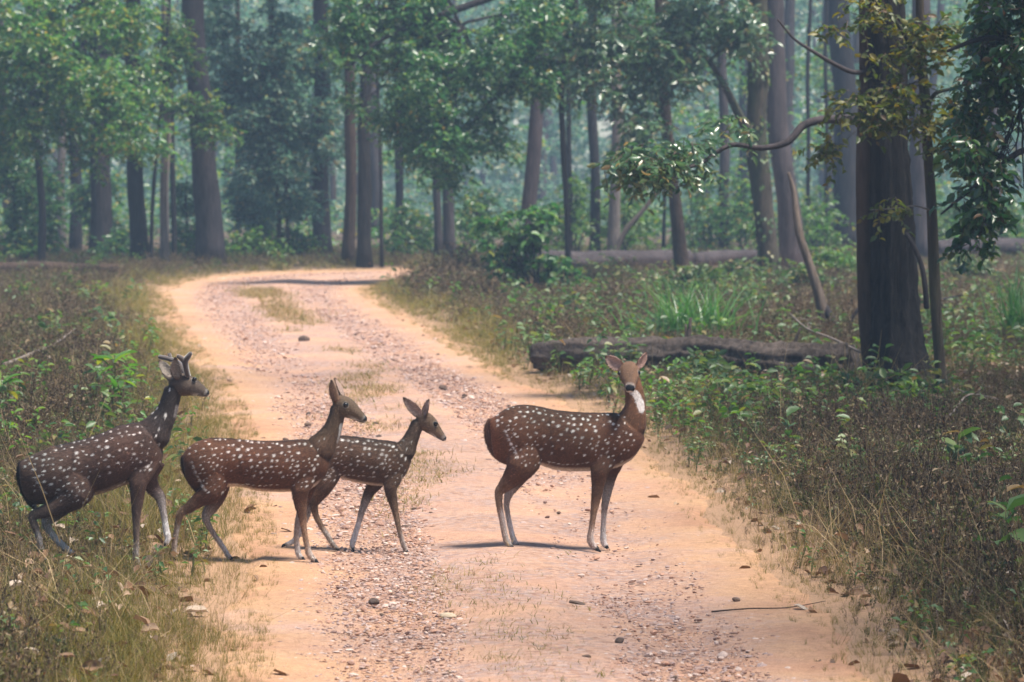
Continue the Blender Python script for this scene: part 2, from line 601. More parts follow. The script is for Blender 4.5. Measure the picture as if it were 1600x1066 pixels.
def build_road():
    n = len(LES)
    m = 44
    # resample finely along
    idx = np.linspace(0, n - 1, 900)
    f = lambda A: np.stack([np.interp(idx, np.arange(n), A[:, k]) for k in (0, 1)], -1)
    Lp, Rp = f(LES), f(RES)
    w = np.linspace(-0.02, 1.02, m)
    XY = Lp[:, None] * (1 - w)[None, :, None] + Rp[:, None] * w[None, :, None]
    X, Y = XY[..., 0], XY[..., 1]
    edge = 0.17 * noise2(X * 3, Y * 2.2, 1.3)
    e = np.clip(np.abs(w - .5) * 2, 0, 1) ** 6
    X = X + edge * e[None] * np.sign(w - .5)[None]
    Z = terrain(X, Y) + 0.006
    rut = np.exp(-((w - .27) / .10) ** 2) + np.exp(-((w - .73) / .10) ** 2)
    Z = Z - 0.022 * rut[None] + 0.012 * np.exp(-((w - .5) / .08) ** 2)[None]
    Z = Z + 0.006 * noise2(X * 6, Y * 6, 2.0)
    Z = Z - 0.03 * sstep(.97, 1.03, np.abs(w - .5) * 2)[None]
    i = np.arange(899)[:, None] * m
    j = np.arange(m - 1)[None]
    Q = np.stack([i + j, i + j + 1, i + m + j + 1, i + m + j], -1).reshape(-1, 4)
    rm = mesh_np('dirt_road', np.stack([X, Y, Z], -1).reshape(-1, 3), Q, M['road'])
    aw = rm.attributes.new('stony', 'FLOAT', 'POINT')
    st = np.exp(-((w - .32) / .18) ** 2) + np.exp(-((w - .72) / .18) ** 2) + .4 * np.exp(-((w - .5) / .1) ** 2)
    aw.data.foreach_set('value', np.repeat(st[None], len(X), 0).astype(np.float32).ravel())
    o = put('dirt_road', rm)
    tag(o, 'orange dirt track bending through the forest', kind='structure')


build_ground()
build_road()

# ------------------------------------------------------------------ leaves, twigs, crowns


def leaf_arrays(c, d, nrm, ln, wd, fold=.25, big=False):
    """Leaf blades: base points c, tip directions d, upper sides nrm. Returns vertices and triangles."""
    d = d / (np.linalg.norm(d, axis=1)[:, None] + 1e-9)
    s = np.cross(d, nrm)
    s /= np.linalg.norm(s, axis=1)[:, None] + 1e-9
    u = np.cross(s, d)
    ln = np.broadcast_to(np.asarray(ln, float), (len(c),))[:, None]
    wd = np.broadcast_to(np.asarray(wd, float), (len(c),))[:, None]
    if not big:
        p = [c, c + d * ln * .48 + s * wd * .5 + u * wd * fold, c + d * ln - u * ln * .10, c + d * ln * .48 - s * wd * .5 + u * wd * fold]
        V = np.stack(p, 1)
        T = np.array([(0, 1, 2), (0, 2, 3)])
    else:
        mid = lambda t, z: c + d * ln * t - u * ln * z
        sd = lambda t, z, w, sg: c + d * ln * t - u * ln * z + sg * s * wd * w + u * wd * fold
        p = [c, sd(.22, .0, .36, 1), sd(.52, .02, .5, 1), sd(.8, .08, .28, 1), mid(1, .18), sd(.8, .08, .28, -1), sd(.52, .02, .5, -1), sd(.22, 0, .36, -1), mid(.3, -.01), mid(.65, .04)]
        V = np.stack(p, 1)
        T = np.array([(0, 1, 8), (1, 2, 8), (2, 9, 8), (2, 3, 9), (3, 4, 9), (9, 4, 5), (9, 5, 6), (8, 9, 6), (8, 6, 7), (0, 8, 7)])
    k = V.shape[1]
    TT = (np.arange(len(c)) * k)[:, None, None] + T[None]
    return V.reshape(-1, 3), TT.reshape(-1, 3)


def twig_leaves(rng, centers, n_tw, n_lf, tw_len, leaf_len, droop=.3, spread=.5, flat=.95, axis=None):
    """Twigs fanned round clump centres with leaves set along them. Gives leaf arrays and twig ends."""
    nc = len(centers)
    c = np.repeat(centers, n_tw, 0) + rng.normal(0, spread * tw_len * .45, (nc * n_tw, 3))
    d = rng.normal(0, 1, (nc * n_tw, 3))
    d[:, 2] = d[:, 2] * .5 - droop
    if axis is not None:
        d += np.repeat(axis, n_tw, 0)
    d /= np.linalg.norm(d, axis=1)[:, None]
    L = tw_len * rng.uniform(.5, 1.25, len(c))
    t = (np.arange(n_lf) + .6) / n_lf
    bend = np.zeros((len(c), 3))
    bend[:, 2] = -droop * L * .6
    base = c[:, None] + d[:, None] * (L[:, None] * t)[..., None] + bend[:, None] * (t ** 2)[None, :, None]
    side = np.cross(d, np.array((0, 0, 1.)))
    side /= np.linalg.norm(side, axis=1)[:, None] + 1e-6
    sg = np.where(np.arange(n_lf) % 2 == 0, 1, -1)
    ld = d[:, None] * .55 + side[:, None] * sg[None, :, None] * .9 + rng.normal(0, .35, base.shape)
    ld[..., 2] -= droop * .8
    nm = rng.normal(0, flat, base.shape)
    nm[..., 2] += 1
    base, ld, nm = base.reshape(-1, 3), ld.reshape(-1, 3), nm.reshape(-1, 3)
    ll = leaf_len * rng.uniform(.6, 1.2, len(base))
    end = c + d * L[:, None] + bend
    return base, ld, nm, ll, c, end


def in_ellipsoids(rng, els, n, shell=.0):
    """n points spread over ellipsoids (centre, radii), by volume."""
    vol = np.array([e[1][0] * e[1][2] * max(e[1][1], .3) for e in els])
    k = rng.choice(len(els), n, p=vol / vol.sum())
    u = rng.normal(0, 1, (n, 3))
    u /= np.linalg.norm(u, axis=1)[:, None]
    r = (shell + (1 - shell) * rng.uniform(0, 1, n)) ** (1 / 2.2)
    C = np.array([e[0] for e in els])[k]
    Rr = np.array([e[1] for e in els])[k]
    return C + u * r[:, None] * Rr, k


def curve_pts(a, b, n=8, sag=0.0, wob=0.0, rng=None):
    a, b = np.asarray(a, float), np.asarray(b, float)
    t = np.linspace(0, 1, n)[:, None]
    p = a * (1 - t) + b * t
    p[:, 2] += sag * 4 * (t * (1 - t))[:, 0]
    if wob:
        w = (rng or RNG).normal(0, wob, (n, 3))
        w[0] = w[-1] = 0
        p += w
    return p


def px_ell(px, py, rx, ry, D, rd):
    """Ellipsoid that covers an ellipse of the photograph at distance D, with depth radius rd."""
    k = D / F
    return (P(px, py, D), (rx * k, rd, ry * k))


def trunk_path(base, top_at_frame, height, rng, wob=.04, n=None):
    """From the foot, leaning through a seen point, on up to the height."""
    base = np.asarray(base, float)
    d = np.asarray(top_at_frame, float) - base
    d = d / max(d[2], .5)
    n = n or max(10, int(height / .45))
    z = np.linspace(0, height, n)
    k = np.minimum(z, top_at_frame[2] - base[2]) + .35 * np.maximum(0, z - (top_at_frame[2] - base[2]))
    p = base[None] + d[None] * k[:, None]
    p[:, 2] = base[2] + z
    ph = rng.uniform(0, 6.28, 4)
    p[:, 0] += wob * (np.sin(z * .9 + ph[0]) - np.sin(ph[0])) + wob * .5 * np.sin(z * 2.1 + ph[1])
    p[:, 1] += wob * (np.sin(z * .8 + ph[2]) - np.sin(ph[2]))
    return p


def trunk_radii(p, r, height, flare=1.35):
    z = p[:, 2] - p[0, 2]
    return r * (1 - .55 * (z / height)) * (1 + (flare - 1) * np.exp(-z / (r * 2.2 + .08)))


CROWNS = []


def make_crowns():
    """Three high crowns, far above the picture, shared by the tall trunks."""
    for k in range(3):
        rng = np.random.default_rng(50 + k)
        els = [((0, 0, 0), (2.4, 2.4, 1.6)), ((1.2, .5, 1.2), (1.7, 1.7, 1.2)), ((-1.1, -.6, .8), (1.8, 1.7, 1.1))]
        c, _ = in_ellipsoids(rng, els, 20)
        b, d, nm, ll, tc, te = twig_leaves(rng, c, 4, 7, .7, .24)
        V, T = leaf_arrays(b, d, nm, ll, ll * .5)
        g = Geo()
        g.add(V, T=T, m=0)
        for q in range(0, len(c), 4):
            a = np.array((0, 0, -1.5))
            tv, tq, tt = tube_arrays(curve_pts(a, c[q], 5, .2), np.linspace(.05, .015, 5), 4)
            g.add(tv, tq, tt, 1)
        CROWNS.append(g.mesh('high_crown', [M['leaf_green'], M['twig']]))


make_crowns()


def tall_tree(name, label, pxb, pyb, w, pxt, pyt, bark, seed, height=None, group=None, cat='tree', flare=1.3, limb=True, crown=True):
    """A tall trunk: foot pixel, width in photo pixels, a second pixel it passes through."""
    rng = np.random.default_rng(seed)
    g = G(pxb, pyb)
    D = g[1]
    g[2] = tz(g[0], g[1])
    r = w * D / F / 2
    height = height or rng.uniform(11.5, 14.5)
    top = P(pxt, pyt, D)
    p = trunk_path(g, top, height, rng, wob=.02 + r * .10)
    p[0, 2] -= .12
    rad = trunk_radii(p, r, height * 1.25, flare)
    e = empty(name, g)
    V, Q, T = tube_arrays(p - g, rad, 22 if r > .1 else 12, ridge=.025, rng=rng, lump=.03, ridge_n=8)
    ge = Geo()
    ge.add(V, Q, T)
    put('trunk', ge.mesh('trunk', [M[bark]]), e)
    if crown:
        c = put('crown', CROWNS[seed % 3], e, Vector(p[-1] - g) + Vector((0, 0, -.4)))
        c.rotation_euler = (0, 0, rng.uniform(0, 6))
        s = rng.uniform(.8, 1.1)
        c.scale = (s, s, s)
        if limb:
            for q in range(2):
                a = p[int(len(p) * (.72 + .1 * q))] - g
                b = p[-1] - g + np.array((rng.uniform(-1.6, 1.6), rng.uniform(-1.5, 1.5), rng.uniform(-.6, .6)))
                lv, lq, lt = tube_arrays(curve_pts(a, b, 7, .1, .06, rng), np.linspace(r * .4, r * .1, 7), 7)
                gl = Geo()
                gl.add(lv, lq, lt)
                put('limb', gl.mesh('limb', [M[bark]]), e)
    tag(e, label, cat, group)
    return e, p, rad


def foliage_parts(e, org, els, seed, leafmat, barkmat, start, n_cl, n_tw, n_lf, tw_len, leaf_len, droop=.3, ratio=.5, singles=0, limb_r=.05, n_limb=None, name='crown', gap=None, gthr=-.2, single_px=None, sub=True, curve=.15, flat=.95):
    """Boughs from a start point to each mass of leaves, and the leaves; the largest leaves as parts of their own."""
    rng = np.random.default_rng(seed)
    org = np.asarray(org, float)
    c, k = in_ellipsoids(rng, els, n_cl)
    if gap:
        keep = noise2(c[:, 0] * gap + seed, c[:, 2] * gap + c[:, 1] * gap * .6, 1.0) > gthr
        c, k = c[keep], k[keep]
    b, d, nm, ll, tc, te = twig_leaves(rng, c, n_tw, n_lf, tw_len, leaf_len, droop, flat=flat)
    g = Geo()
    sel = np.zeros(len(b), bool)
    if singles:
        q = rng.permutation(len(b))[:singles] if single_px is None else np.argsort(-ll + (b[:, 1] - b[:, 1].mean()) * single_px)[:singles]
        sel[q] = True
    V, T = leaf_arrays(b[~sel], d[~sel], nm[~sel], ll[~sel], ll[~sel] * ratio, big=bool(singles))
    g.add(V - org, T=T, m=0)
    # twigs
    tw = np.arange(len(tc))
    if len(tw) > 900:
        tw = rng.permutation(tw)[:900]
    for q in tw:
        tv, tq, tt = tube_arrays(np.stack([tc[q], (tc[q] + te[q]) / 2 + (0, 0, .02), te[q]]) - org, [leaf_len * .05, leaf_len * .035, leaf_len * .015], 3)
        g.add(tv, tq, tt, 1)
    co = put(name, g.mesh(name, [leafmat, M['twig']]), e, kind='stuff' if singles else None)
    # boughs
    starts = np.atleast_2d(np.asarray(start, float))
    for q, el in enumerate(els):
        if n_limb is not None and q >= n_limb:
            break
        s0 = starts[min(q, len(starts) - 1)]
        n = 10
        main = curve_pts(s0, el[0], n, curve * np.linalg.norm(np.asarray(el[0]) - s0) * .5, .03 * np.linalg.norm(np.asarray(el[0]) - s0) * .4, rng)
        gb = Geo()
        gb.add(*[x if i else x - org for i, x in enumerate(tube_arrays(main, np.linspace(limb_r, limb_r * .35, n), 7, lump=.05, rng=rng))])
        if sub:
            mine = c[k == q]
            for cc in mine[:: max(1, len(mine) // 9)]:
                a = main[rng.integers(3, n)]
                gb.add(*[x if i else x - org for i, x in enumerate(tube_arrays(curve_pts(a, cc, 6, .05, .04, rng), np.linspace(limb_r * .4, limb_r * .1, 6), 5))])
        put('bough', gb.mesh('bough', [barkmat]), e)
    if singles:
        protos = []
        for v in range(4):
            pv, pt = leaf_arrays(np.zeros((1, 3)), np.array([[0, 1., 0]]), np.array([[0, 0, 1.]]), 1.0, ratio * (.85 + .1 * v), fold=.1 + .08 * v, big=True)
            protos.append(mesh_np('leaf', pv, pt, leafmat))
        for i in np.where(sel)[0]:
            o = bpy.data.objects.new('leaf', protos[i % 4])
            dd = Vector(d[i]).normalized()
            up = Vector(nm[i])
            sx = dd.cross(up).normalized()
            uu = sx.cross(dd)
            R = Matrix((sx, dd, uu)).transposed().to_4x4()
            o.matrix_local = Matrix.Translation(Vector(b[i] - org)) @ R @ Matrix.Scale(float(ll[i]), 4)
            link(o, e)
    return c

# ------------------------------------------------------------------ the spotted deer


def mat_coat():
    m, nt, N, L, b = new_mat('deer_coat')
    at = N.new('ShaderNodeAttribute')
    at.attribute_name = 'coat'
    v = mapped(N, L, (60, 60, 60))
    n = tex_noise(N, L, 2.0, 4, .7, v)
    r = ramp(N, [(.3, (.74, .74, .74)), (.6, (1.1, 1.1, 1.1))])
    L.new(n.outputs[0], r.inputs[0])
    c = mixc(N, L, .8, at.outputs['Color'], r.outputs[0], 'MULTIPLY')
    L.new(c, b.inputs['Base Color'])
    wet = N.new('ShaderNodeAttribute')
    wet.attribute_name = 'wet'
    mr = N.new('ShaderNodeMapRange')
    mr.inputs['To Min'].default_value = .78
    mr.inputs['To Max'].default_value = .25
    L.new(wet.outputs['Fac'], mr.inputs['Value'])
    L.new(mr.outputs[0], b.inputs['Roughness'])
    b.inputs['Specular IOR Level'].default_value = .22
    b.inputs['Sheen Weight'].default_value = .06
    b.inputs['Sheen Roughness'].default_value = .4
    b.inputs['Sheen Tint'].default_value = (.9, .75, .65, 1)
    bp = N.new('ShaderNodeBump')
    bp.inputs['Strength'].default_value = .35
    bp.inputs['Distance'].default_value = .004
    L.new(n.outputs[0], bp.inputs['Height'])
    L.new(bp.outputs[0], b.inputs['Normal'])
    return m


M['coat'] = mat_coat()
_m, _nt, _N, _L, _b = new_mat('deer_eye')
_b.inputs['Base Color'].default_value = (.008, .006, .006, 1)
_b.inputs['Roughness'].default_value = .08
M['eye'] = _m
_m, _nt, _N, _L, _b = new_mat('antler_velvet')
_n = tex_noise(_N, _L, 60, 3)
_r = ramp(_N, [(.3, (.035, .024, .022)), (.7, (.085, .058, .05))])
_L.new(_n.outputs[0], _r.inputs[0])
_L.new(_r.outputs[0], _b.inputs['Base Color'])
_b.inputs['Roughness'].default_value = .8
_b.inputs['Sheen Weight'].default_value = .8
M['velvet'] = _m


def cr_rows(A, n_per):
    return catmull([np.asarray(r, float) for r in A], n_per)


def loft(C, ra, rb, lat, seg=18, cup=0.0, power=1.0):
    """Closed body of elliptical rings: ra across the tangent in the lateral-free plane, rb along lat."""
    C = np.asarray(C, float)
    T = np.gradient(C, axis=0)
    T /= np.linalg.norm(T, axis=1)[:, None] + 1e-12
    Lv = np.asarray(lat, float)
    Lv = np.broadcast_to(Lv, C.shape) - (T * (np.broadcast_to(Lv, C.shape) * T).sum(1)[:, None])
    Lv = Lv / np.linalg.norm(Lv, axis=1)[:, None]
    N = np.cross(T, Lv)
    th = np.linspace(0, 2 * math.pi, seg, endpoint=False)
    cs, sn = np.cos(th), np.sin(th)
    if power != 1:
        cs = np.sign(cs) * np.abs(cs) ** power
        sn = np.sign(sn) * np.abs(sn) ** power
    V = C[:, None] + N[:, None] * (ra[:, None] * cs)[..., None] + Lv[:, None] * (rb[:, None] * sn)[..., None]
    if cup:
        V += N[:, None] * (cup * rb[:, None] * (np.sin(th) ** 2)[None])[..., None]
    n = len(C)
    V = V.reshape(-1, 3)
    i = np.arange(n - 1)[:, None] * seg
    j = np.arange(seg)[None]
    j2 = (j + 1) % seg
    Q = np.stack([i + j, i + j2, i + seg + j2, i + seg + j], -1).reshape(-1, 4)
    a, z = len(V), len(V) + 1
    V = np.vstack([V, C[0] - T[0] * min(ra[0], rb[0]) * .7, C[-1] + T[-1] * min(ra[-1], rb[-1]) * .7])
    k = np.arange(seg)
    k2 = (k + 1) % seg
    e = (n - 1) * seg
    Tt = np.vstack([np.stack([np.full(seg, a), k2, k], -1), np.stack([np.full(seg, z), e + k, e + k2], -1)])
    return V, Q, Tt


def nearest(pts, ref, chunk=4000):
    out = np.empty(len(pts), int)
    dist = np.empty(len(pts))
    for s in range(0, len(pts), chunk):
        d = ((pts[s:s + chunk, None] - ref[None]) ** 2).sum(-1)
        out[s:s + chunk] = d.argmin(1)
        dist[s:s + chunk] = np.sqrt(d.min(1))
    return out, dist


def build_deer(name, label, crop, D, spec, pal, seed):
    """spec holds centre lines and girths read off the animal's own outline (x, y on the crop)."""
    x0, y0, sc = crop
    rng = np.random.default_rng(seed)
    k = D / F / sc                                     # metres per crop pixel
    W = lambda cx, cy, dy=0.0: P(x0 + cx / sc, y0 + cy / sc, D + dy)
    g = Geo()
    samp, spart, spar, srad = [], [], [], []

    def note(C, part, rad):
        for q, c in enumerate(C):
            samp.append(c)
            spart.append(part)
            spar.append(q / max(1, len(C) - 1))
            srad.append(rad[q])

    # trunk of the body
    R = cr_rows(spec['torso'], 5)
    C = np.array([W(r[0], (r[1] + r[2]) / 2) for r in R])
    ra = (R[:, 2] - R[:, 1]) / 2 * k * .97
    # keep rings upright so that the outline is the traced one
    th = np.linspace(0, 2 * math.pi, 28, endpoint=False)
    cs, sn = np.cos(th), np.sin(th)
    wmul = 1 + .10 * (-cs) * 0 + .06 * cs
    Vt = C[:, None] + np.stack([0 * cs[None] * ra[:, None], R[:, 3][:, None] * (np.sign(sn) * np.abs(sn) ** .9 * wmul)[None], ra[:, None] * cs[None]], -1)
    n, seg = len(C), 28
    i = np.arange(n - 1)[:, None] * seg
    j = np.arange(seg)[None]
    j2 = (j + 1) % seg
    Q = np.stack([i + j, i + j2, i + seg + j2, i + seg + j], -1).reshape(-1, 4)
    Vt = Vt.reshape(-1, 3)
    a, z = len(Vt), len(Vt) + 1
    Vt = np.vstack([Vt, C[0] - (.01, 0, 0), C[-1] + (.01, 0, 0)])
    kk = np.arange(seg)
    kk2 = (kk + 1) % seg
    e0 = (n - 1) * seg
    g.add(Vt, Q, np.vstack([np.stack([np.full(seg, a), kk2, kk], -1), np.stack([np.full(seg, z), e0 + kk, e0 + kk2], -1)]))
    note(C, 0, ra)
    xs_t = C[:, 0]
    zt, zb = C[:, 2] + ra, C[:, 2] - ra

    # neck, head
    A = cr_rows([(r[0], r[1], r[2], r[3], r[4] if len(r) > 4 else 0) for r in spec['neck']], 5)
    Cn = np.array([W(r[0], r[1], r[4]) for r in A])
    g.add(*loft(Cn, A[:, 2] * k * .95, A[:, 3] * .95, (0, 1, 0)))
    note(Cn, 1, A[:, 2] * k)
    A = cr_rows([(r[0], r[1], r[2], r[3], r[4] if len(r) > 4 else 0) for r in spec['head']], 5)
    Ch = np.array([W(r[0], r[1], r[4]) for r in A])
    facing = spec.get('facing', False)
    hl = (1, 0, 0) if facing else (0, 1, 0)
    g.add(*loft(Ch, A[:, 2] * k, A[:, 3], hl, 20, power=.92))
    note(Ch, 2, A[:, 2] * k)
    haxis = Ch[-1] - Ch[0]
    # ears: (base, tip, half width, opening direction, base depth, tip depth)
    for (bx, by, bd), (tx, ty, td), hw, opening in spec['ears']:
        b, t = W(bx, by, bd), W(tx, ty, td)
        u = np.linspace(0, 1, 12)
        op = np.asarray(opening, float)
        ax = (t - b) / np.linalg.norm(t - b)
        op = op - ax * (op @ ax)
        op /= np.linalg.norm(op)
        Ce = b[None] + (t - b)[None] * u[:, None]
        wd = hw * k * np.clip(np.sin(np.pi * (u * .80 + .17)) ** .75, .22, 1) * np.where(u > .9, 1 - (u - .9) * 6.5, 1)
        lat = np.cross(ax, op)
        g.add(*loft(Ce, np.interp(u, [0, .3, 1], [.014, .0062, .0055]), wd, lat, 14, cup=.55 * (1 if np.cross(ax, lat) @ op > 0 else -1)))
        note(Ce, 3, np.full(12, hw * k * .5))
    # legs and tail
    hoofs = []
    for li, (side, kind, rows) in enumerate(spec['legs']):
        rows = [list(r) for r in rows]
        dys = spec.get('leg_dy', .072)
        m = len(rows)
        A = cr_rows([(r[0], r[1], r[2], q) for q, r in enumerate(rows)], 5)
        dep = np.interp(A[:, 3], [0, 2, 4, m - 1], [dys * .45, dys * 1.04, dys * .92, dys * .78]) * side
        Cl = np.array([W(r[0], r[1], dd) for r, dd in zip(A, dep)])
        rr = A[:, 2] * k * np.interp(A[:, 3], [0, 1.5, 3, 5, m - 1], [1, .98, .90, .78, .80])
        rb = np.minimum(rr * np.interp(A[:, 3], [0, 1, 2.5, 4, 5, m - 1], [.42, .64, .74, .8, .82, .92]), .064 * spec.get('bulk', 1))
        # the foot that stands must reach the soil
        zf = tz(Cl[-1, 0], Cl[-1, 1])
        if kind.endswith('s'):
            dz = zf + .006 - Cl[-1, 2]
            wgt = sstep(m * .45, m - 1, A[:, 3])
            Cl[:, 2] += dz * wgt
        g.add(*loft(Cl, rr, rb, (0, 1, 0), 16))
        note(Cl, 10 + li, rr)
        # dew claws and cloven hoof
        T = Cl[-1] - Cl[-6]
        T /= np.linalg.norm(T)
        for s in (-1, 1):
            hv = np.array([Cl[-2] + (0, s * rb[-1] * .5, 0), Cl[-1] + (0, s * rb[-1] * .6, -.002), Cl[-1] + T * .016 + (0.008, s * rb[-1] * .45, -.004)])
            g.add(*loft(hv, np.array((.85, .8, .35)) * rr[-1], np.array((.55, .55, .3)) * rb[-1], (0, 1, 0), 10))
        hoofs.append(Cl)
    A = cr_rows(spec['tail'], 4)
    Ct = np.array([W(r[0], r[1]) for r in A])
    A_tail = A[:, 2]
    g.add(*loft(Ct, A[:, 2] * k, np.maximum(A[:, 2] * k * .7, .006), (0, 1, 0), 12))
    note(Ct, 4, A[:, 2] * k)

    org = np.array((C[:, 0].mean(), D, tz(C[:, 0].mean(), D)))
    V = np.vstack(g.V) - org
    me0 = mesh_np('deer_parts', V, [np.vstack(g.Q), np.vstack(g.T)], M['coat'])
    tmp = bpy.data.objects.new('tmp_deer', me0)
    COL.objects.link(tmp)
    md = tmp.modifiers.new('r', 'REMESH')
    md.mode = 'VOXEL'
    md.voxel_size = .0037
    sm = tmp.modifiers.new('s', 'SMOOTH')
    sm.factor = .5
    sm.iterations = 9
    dg = bpy.context.evaluated_depsgraph_get()
    me = bpy.data.meshes.new_from_object(tmp.evaluated_get(dg))
    bpy.data.objects.remove(tmp)
    bpy.data.meshes.remove(me0)
    me.name = 'body'
    nv = len(me.vertices)
    co = np.empty(nv * 3, np.float32)
    me.vertices.foreach_get('co', co)
    co = co.reshape(-1, 3).astype(float)
    nrm = np.empty(nv * 3, np.float32)
    me.vertices.foreach_get('normal', nrm)
    nrm = nrm.reshape(-1, 3)
    me.polygons.foreach_set('use_smooth', np.ones(len(me.polygons), bool))

    # ---- coat colours
    S = np.array(samp) - org
    SPT, SPR, SRD = np.array(spart), np.array(spar), np.array(srad)
    # distance relative to girth finds the member a point belongs to
    part = np.empty(nv, int)
    par = np.empty(nv)
    for s in range(0, nv, 3000):
        d = np.sqrt(((co[s:s + 3000, None] - S[None]) ** 2).sum(-1)) / (SRD[None] + .006)
        q = d.argmin(1)
        part[s:s + 3000] = SPT[q]
        par[s:s + 3000] = SPR[q]
    qt, dt = nearest(co, Ct - org)
    part[(dt < (A_tail[qt] * k) * 1.12 + .002) & (np.abs(co[:, 1]) < .024) & (co[:, 0] + org[0] < C[6, 0])] = 4
    fur = rng.normal(0, 1, nv)
    nz = noise2(co[:, 0] * 9 + seed, co[:, 2] * 9 + co[:, 1] * 5, 1.0)
    hide, back, legc, white, neckc, facec = [np.array(pal[q]) for q in ('hide', 'back', 'leg', 'white', 'neck', 'face')]
    col = np.tile(hide, (nv, 1))
    x = co[:, 0] + org[0]
    zz = co[:, 2] + org[2]
    top, bot = np.interp(x, xs_t, zt), np.interp(x, xs_t, zb)
    fr = (top - zz) / (top - bot + 1e-6)

    def blend(c, w):
        nonlocal col
        w = np.clip(w, 0, 1)[:, None]
        col = col * (1 - w) + np.asarray(c) * w

    tor = (part == 0) | (part == 1)
    blend(back, tor * sstep(.22, .02, fr) * .9)
    blend(back * .45, (part == 0) * sstep(.045, .0, fr) * (np.abs(co[:, 1]) < .03))
    blend(hide * np.array((1.2, 1.12, 1.05)), (part == 0) * np.exp(-((fr - .55) / .22) ** 2) * .5)
    rearx = (x - xs_t[0]) / (xs_t[-1] - xs_t[0])
    blend(hide * np.array((1.7, 1.5, 1.35)), np.isin(part, (0, 10, 11)) * sstep(.10, .0, rearx) * .7)
    blend(back * .5, (part == 0) * np.exp(-((rearx - .40 - .03 * (fr - .5)) / .010) ** 2) * sstep(.02, .1, fr) * sstep(.75, .6, fr) * .55)  # shade of the haunch's front crease, put into the coat colour
    # front-to-back: neck and chest
    blend(neckc, (part == 1) * sstep(.0, .45, par) * .95)
    blend(back * .55, (part == 0) * sstep(.78, .93, (x - xs_t[0]) / (xs_t[-1] - xs_t[0])) * sstep(.75, .3, fr) * .45)
    # belly and chest below are white
    blend(white * np.array((1, .86, .75)), (part == 0) * sstep(.90, .97, fr + .02 * nz) * sstep(.25, -.35, nrm[:, 2]) * sstep(.97, .90, rearx) * sstep(.12, .25, rearx) * pal.get('belly', 1))
    # throat
    tx = catmull([np.array(q, float) for q in spec['throat']], 6)
    for (cx, cy, rr_, wgt) in tx:
        cpt = W(cx, cy, spec.get('throat_dy', 0)) - org
        dd = np.sqrt((co[:, 0] - cpt[0]) ** 2 + (co[:, 2] - cpt[2]) ** 2) / (rr_ * k * .85)
        blend(white, np.isin(part, (1, 2)) * sstep(1.05, .7, dd) * wgt)
    # legs
    for li, (side, kind, rows) in enumerate(spec['legs']):
        mk = part == 10 + li
        inner = sstep(-.2, .5, -nrm[:, 1] * (1 if side > 0 else -1))
        t = par
        blend(hide * .75 + legc * .25, mk * sstep(.30, .34, t))
        blend(legc, mk * sstep(.38, .52, t))
        front = sstep(-.1, .5, nrm[:, 0])
        blend(white, mk * sstep(.58, .74, t) * (pal.get('legw', .6) * (.55 + .6 * front)) * (.65 + .35 * inner))
        if side > 0:
            blend(white, mk * sstep(.40, .6, t) * sstep(.96, .9, t) * pal.get('far', .4) * inner)
        blend(white * .9, mk * (kind[0] == 'h') * np.exp(-((t - .66) / .03) ** 2) * .35 * (nrm[:, 0] > -.2))
        blend((.012, .012, .014), mk * sstep(.925, .955, t))
        blend(white * .8, mk * np.exp(-((t - .40) / .10) ** 2) * sstep(.1, .7, nrm[:, 2] * 0 + (nrm[:, 1] * -side)) * 0.5)
    # tail
    blend(pal['tail'], part == 4)
    blend(white, (part == 4) * sstep(-.2, .5, nrm[:, 0]) * .25)
    # white bar down the back of the haunch
    bar = [W(*q) for q in spec['bar']]
    bp_ = catmull([np.array(b) for b in bar], 12) - org
    _, dbar = nearest(co[:, [0, 2]], bp_[:, [0, 2]])
    side_ok = np.abs(co[:, 1]) > .03
    blend(white, side_ok * sstep(.0085, .002, dbar) * np.clip(.45 + .55 * np.sin(co[:, 2] * 260 + 3 * nz), .1, .75) * (part != 4))
    # head
    hd = part == 2
    blend(facec, hd * 1.0)
    if facing:
        fwd = -nrm[:, 1]
    else:
        fwd = None
    blend(neckc, hd * sstep(.30, .0, par) * .6)
    up = nrm[:, 2]
    blend(facec * .55, hd * sstep(.3, .8, up) * sstep(.25, .5, par) * .7)
    blend(white * .9, hd * sstep(-.35, -.8, up) * sstep(.35, .6, par))
    blend(white * .7, hd * sstep(.72, .82, par) * sstep(.97, .9, par) * .35)
    # nose
    tip = Ch[-1] - org
    dn = np.sqrt(((co - tip) ** 2).sum(1))
    nose_r = spec.get('nose', .026)
    nose = hd * sstep(nose_r, nose_r * .75, dn) * sstep(-.35, .0, up + (.5 if facing else .25))
    blend((.012, .012, .014), nose)
    # mouth line
    if not facing:
        ml = [W(*q) - org for q in spec['mouth']]
        _, dm = nearest(co[:, [0, 2]], catmull(ml, 8)[:, [0, 2]])
        blend((.03, .022, .02), hd * sstep(.006, .002, dm) * .8)
    # eye rims
    for (cx, cy, dy) in spec['eyes']:
        ec = W(cx, cy, dy) - org
        de = np.sqrt(((co - ec) ** 2).sum(1))
        blend(white * .7, hd * sstep(.021, .016, de) * .30)
        blend((.02, .016, .014), hd * sstep(.017, .013, de))
    # ears: pale inside, dark edge
    er = part == 3
    blend(pal['ear'], er)
    for (bx, by, bd), (tx_, ty, td), hw, opening in spec['ears']:
        b, t = W(bx, by, bd) - org, W(tx_, ty, td) - org
        op = np.asarray(opening, float)
        op /= np.linalg.norm(op)
        ax = t - b
        tt = ((co - b) @ ax) / (ax @ ax)
        near_ = np.linalg.norm(co - b - np.clip(tt, 0, 1)[:, None] * ax, axis=1) < hw * k * 1.4
        blend(pal['earin'], er * near_ * sstep(.1, .6, nrm @ op) * sstep(.02, .2, tt) * sstep(1.0, .8, tt) * .8)
        blend((.03, .02, .018), er * near_ * sstep(.82, 1.0, tt) * .7)

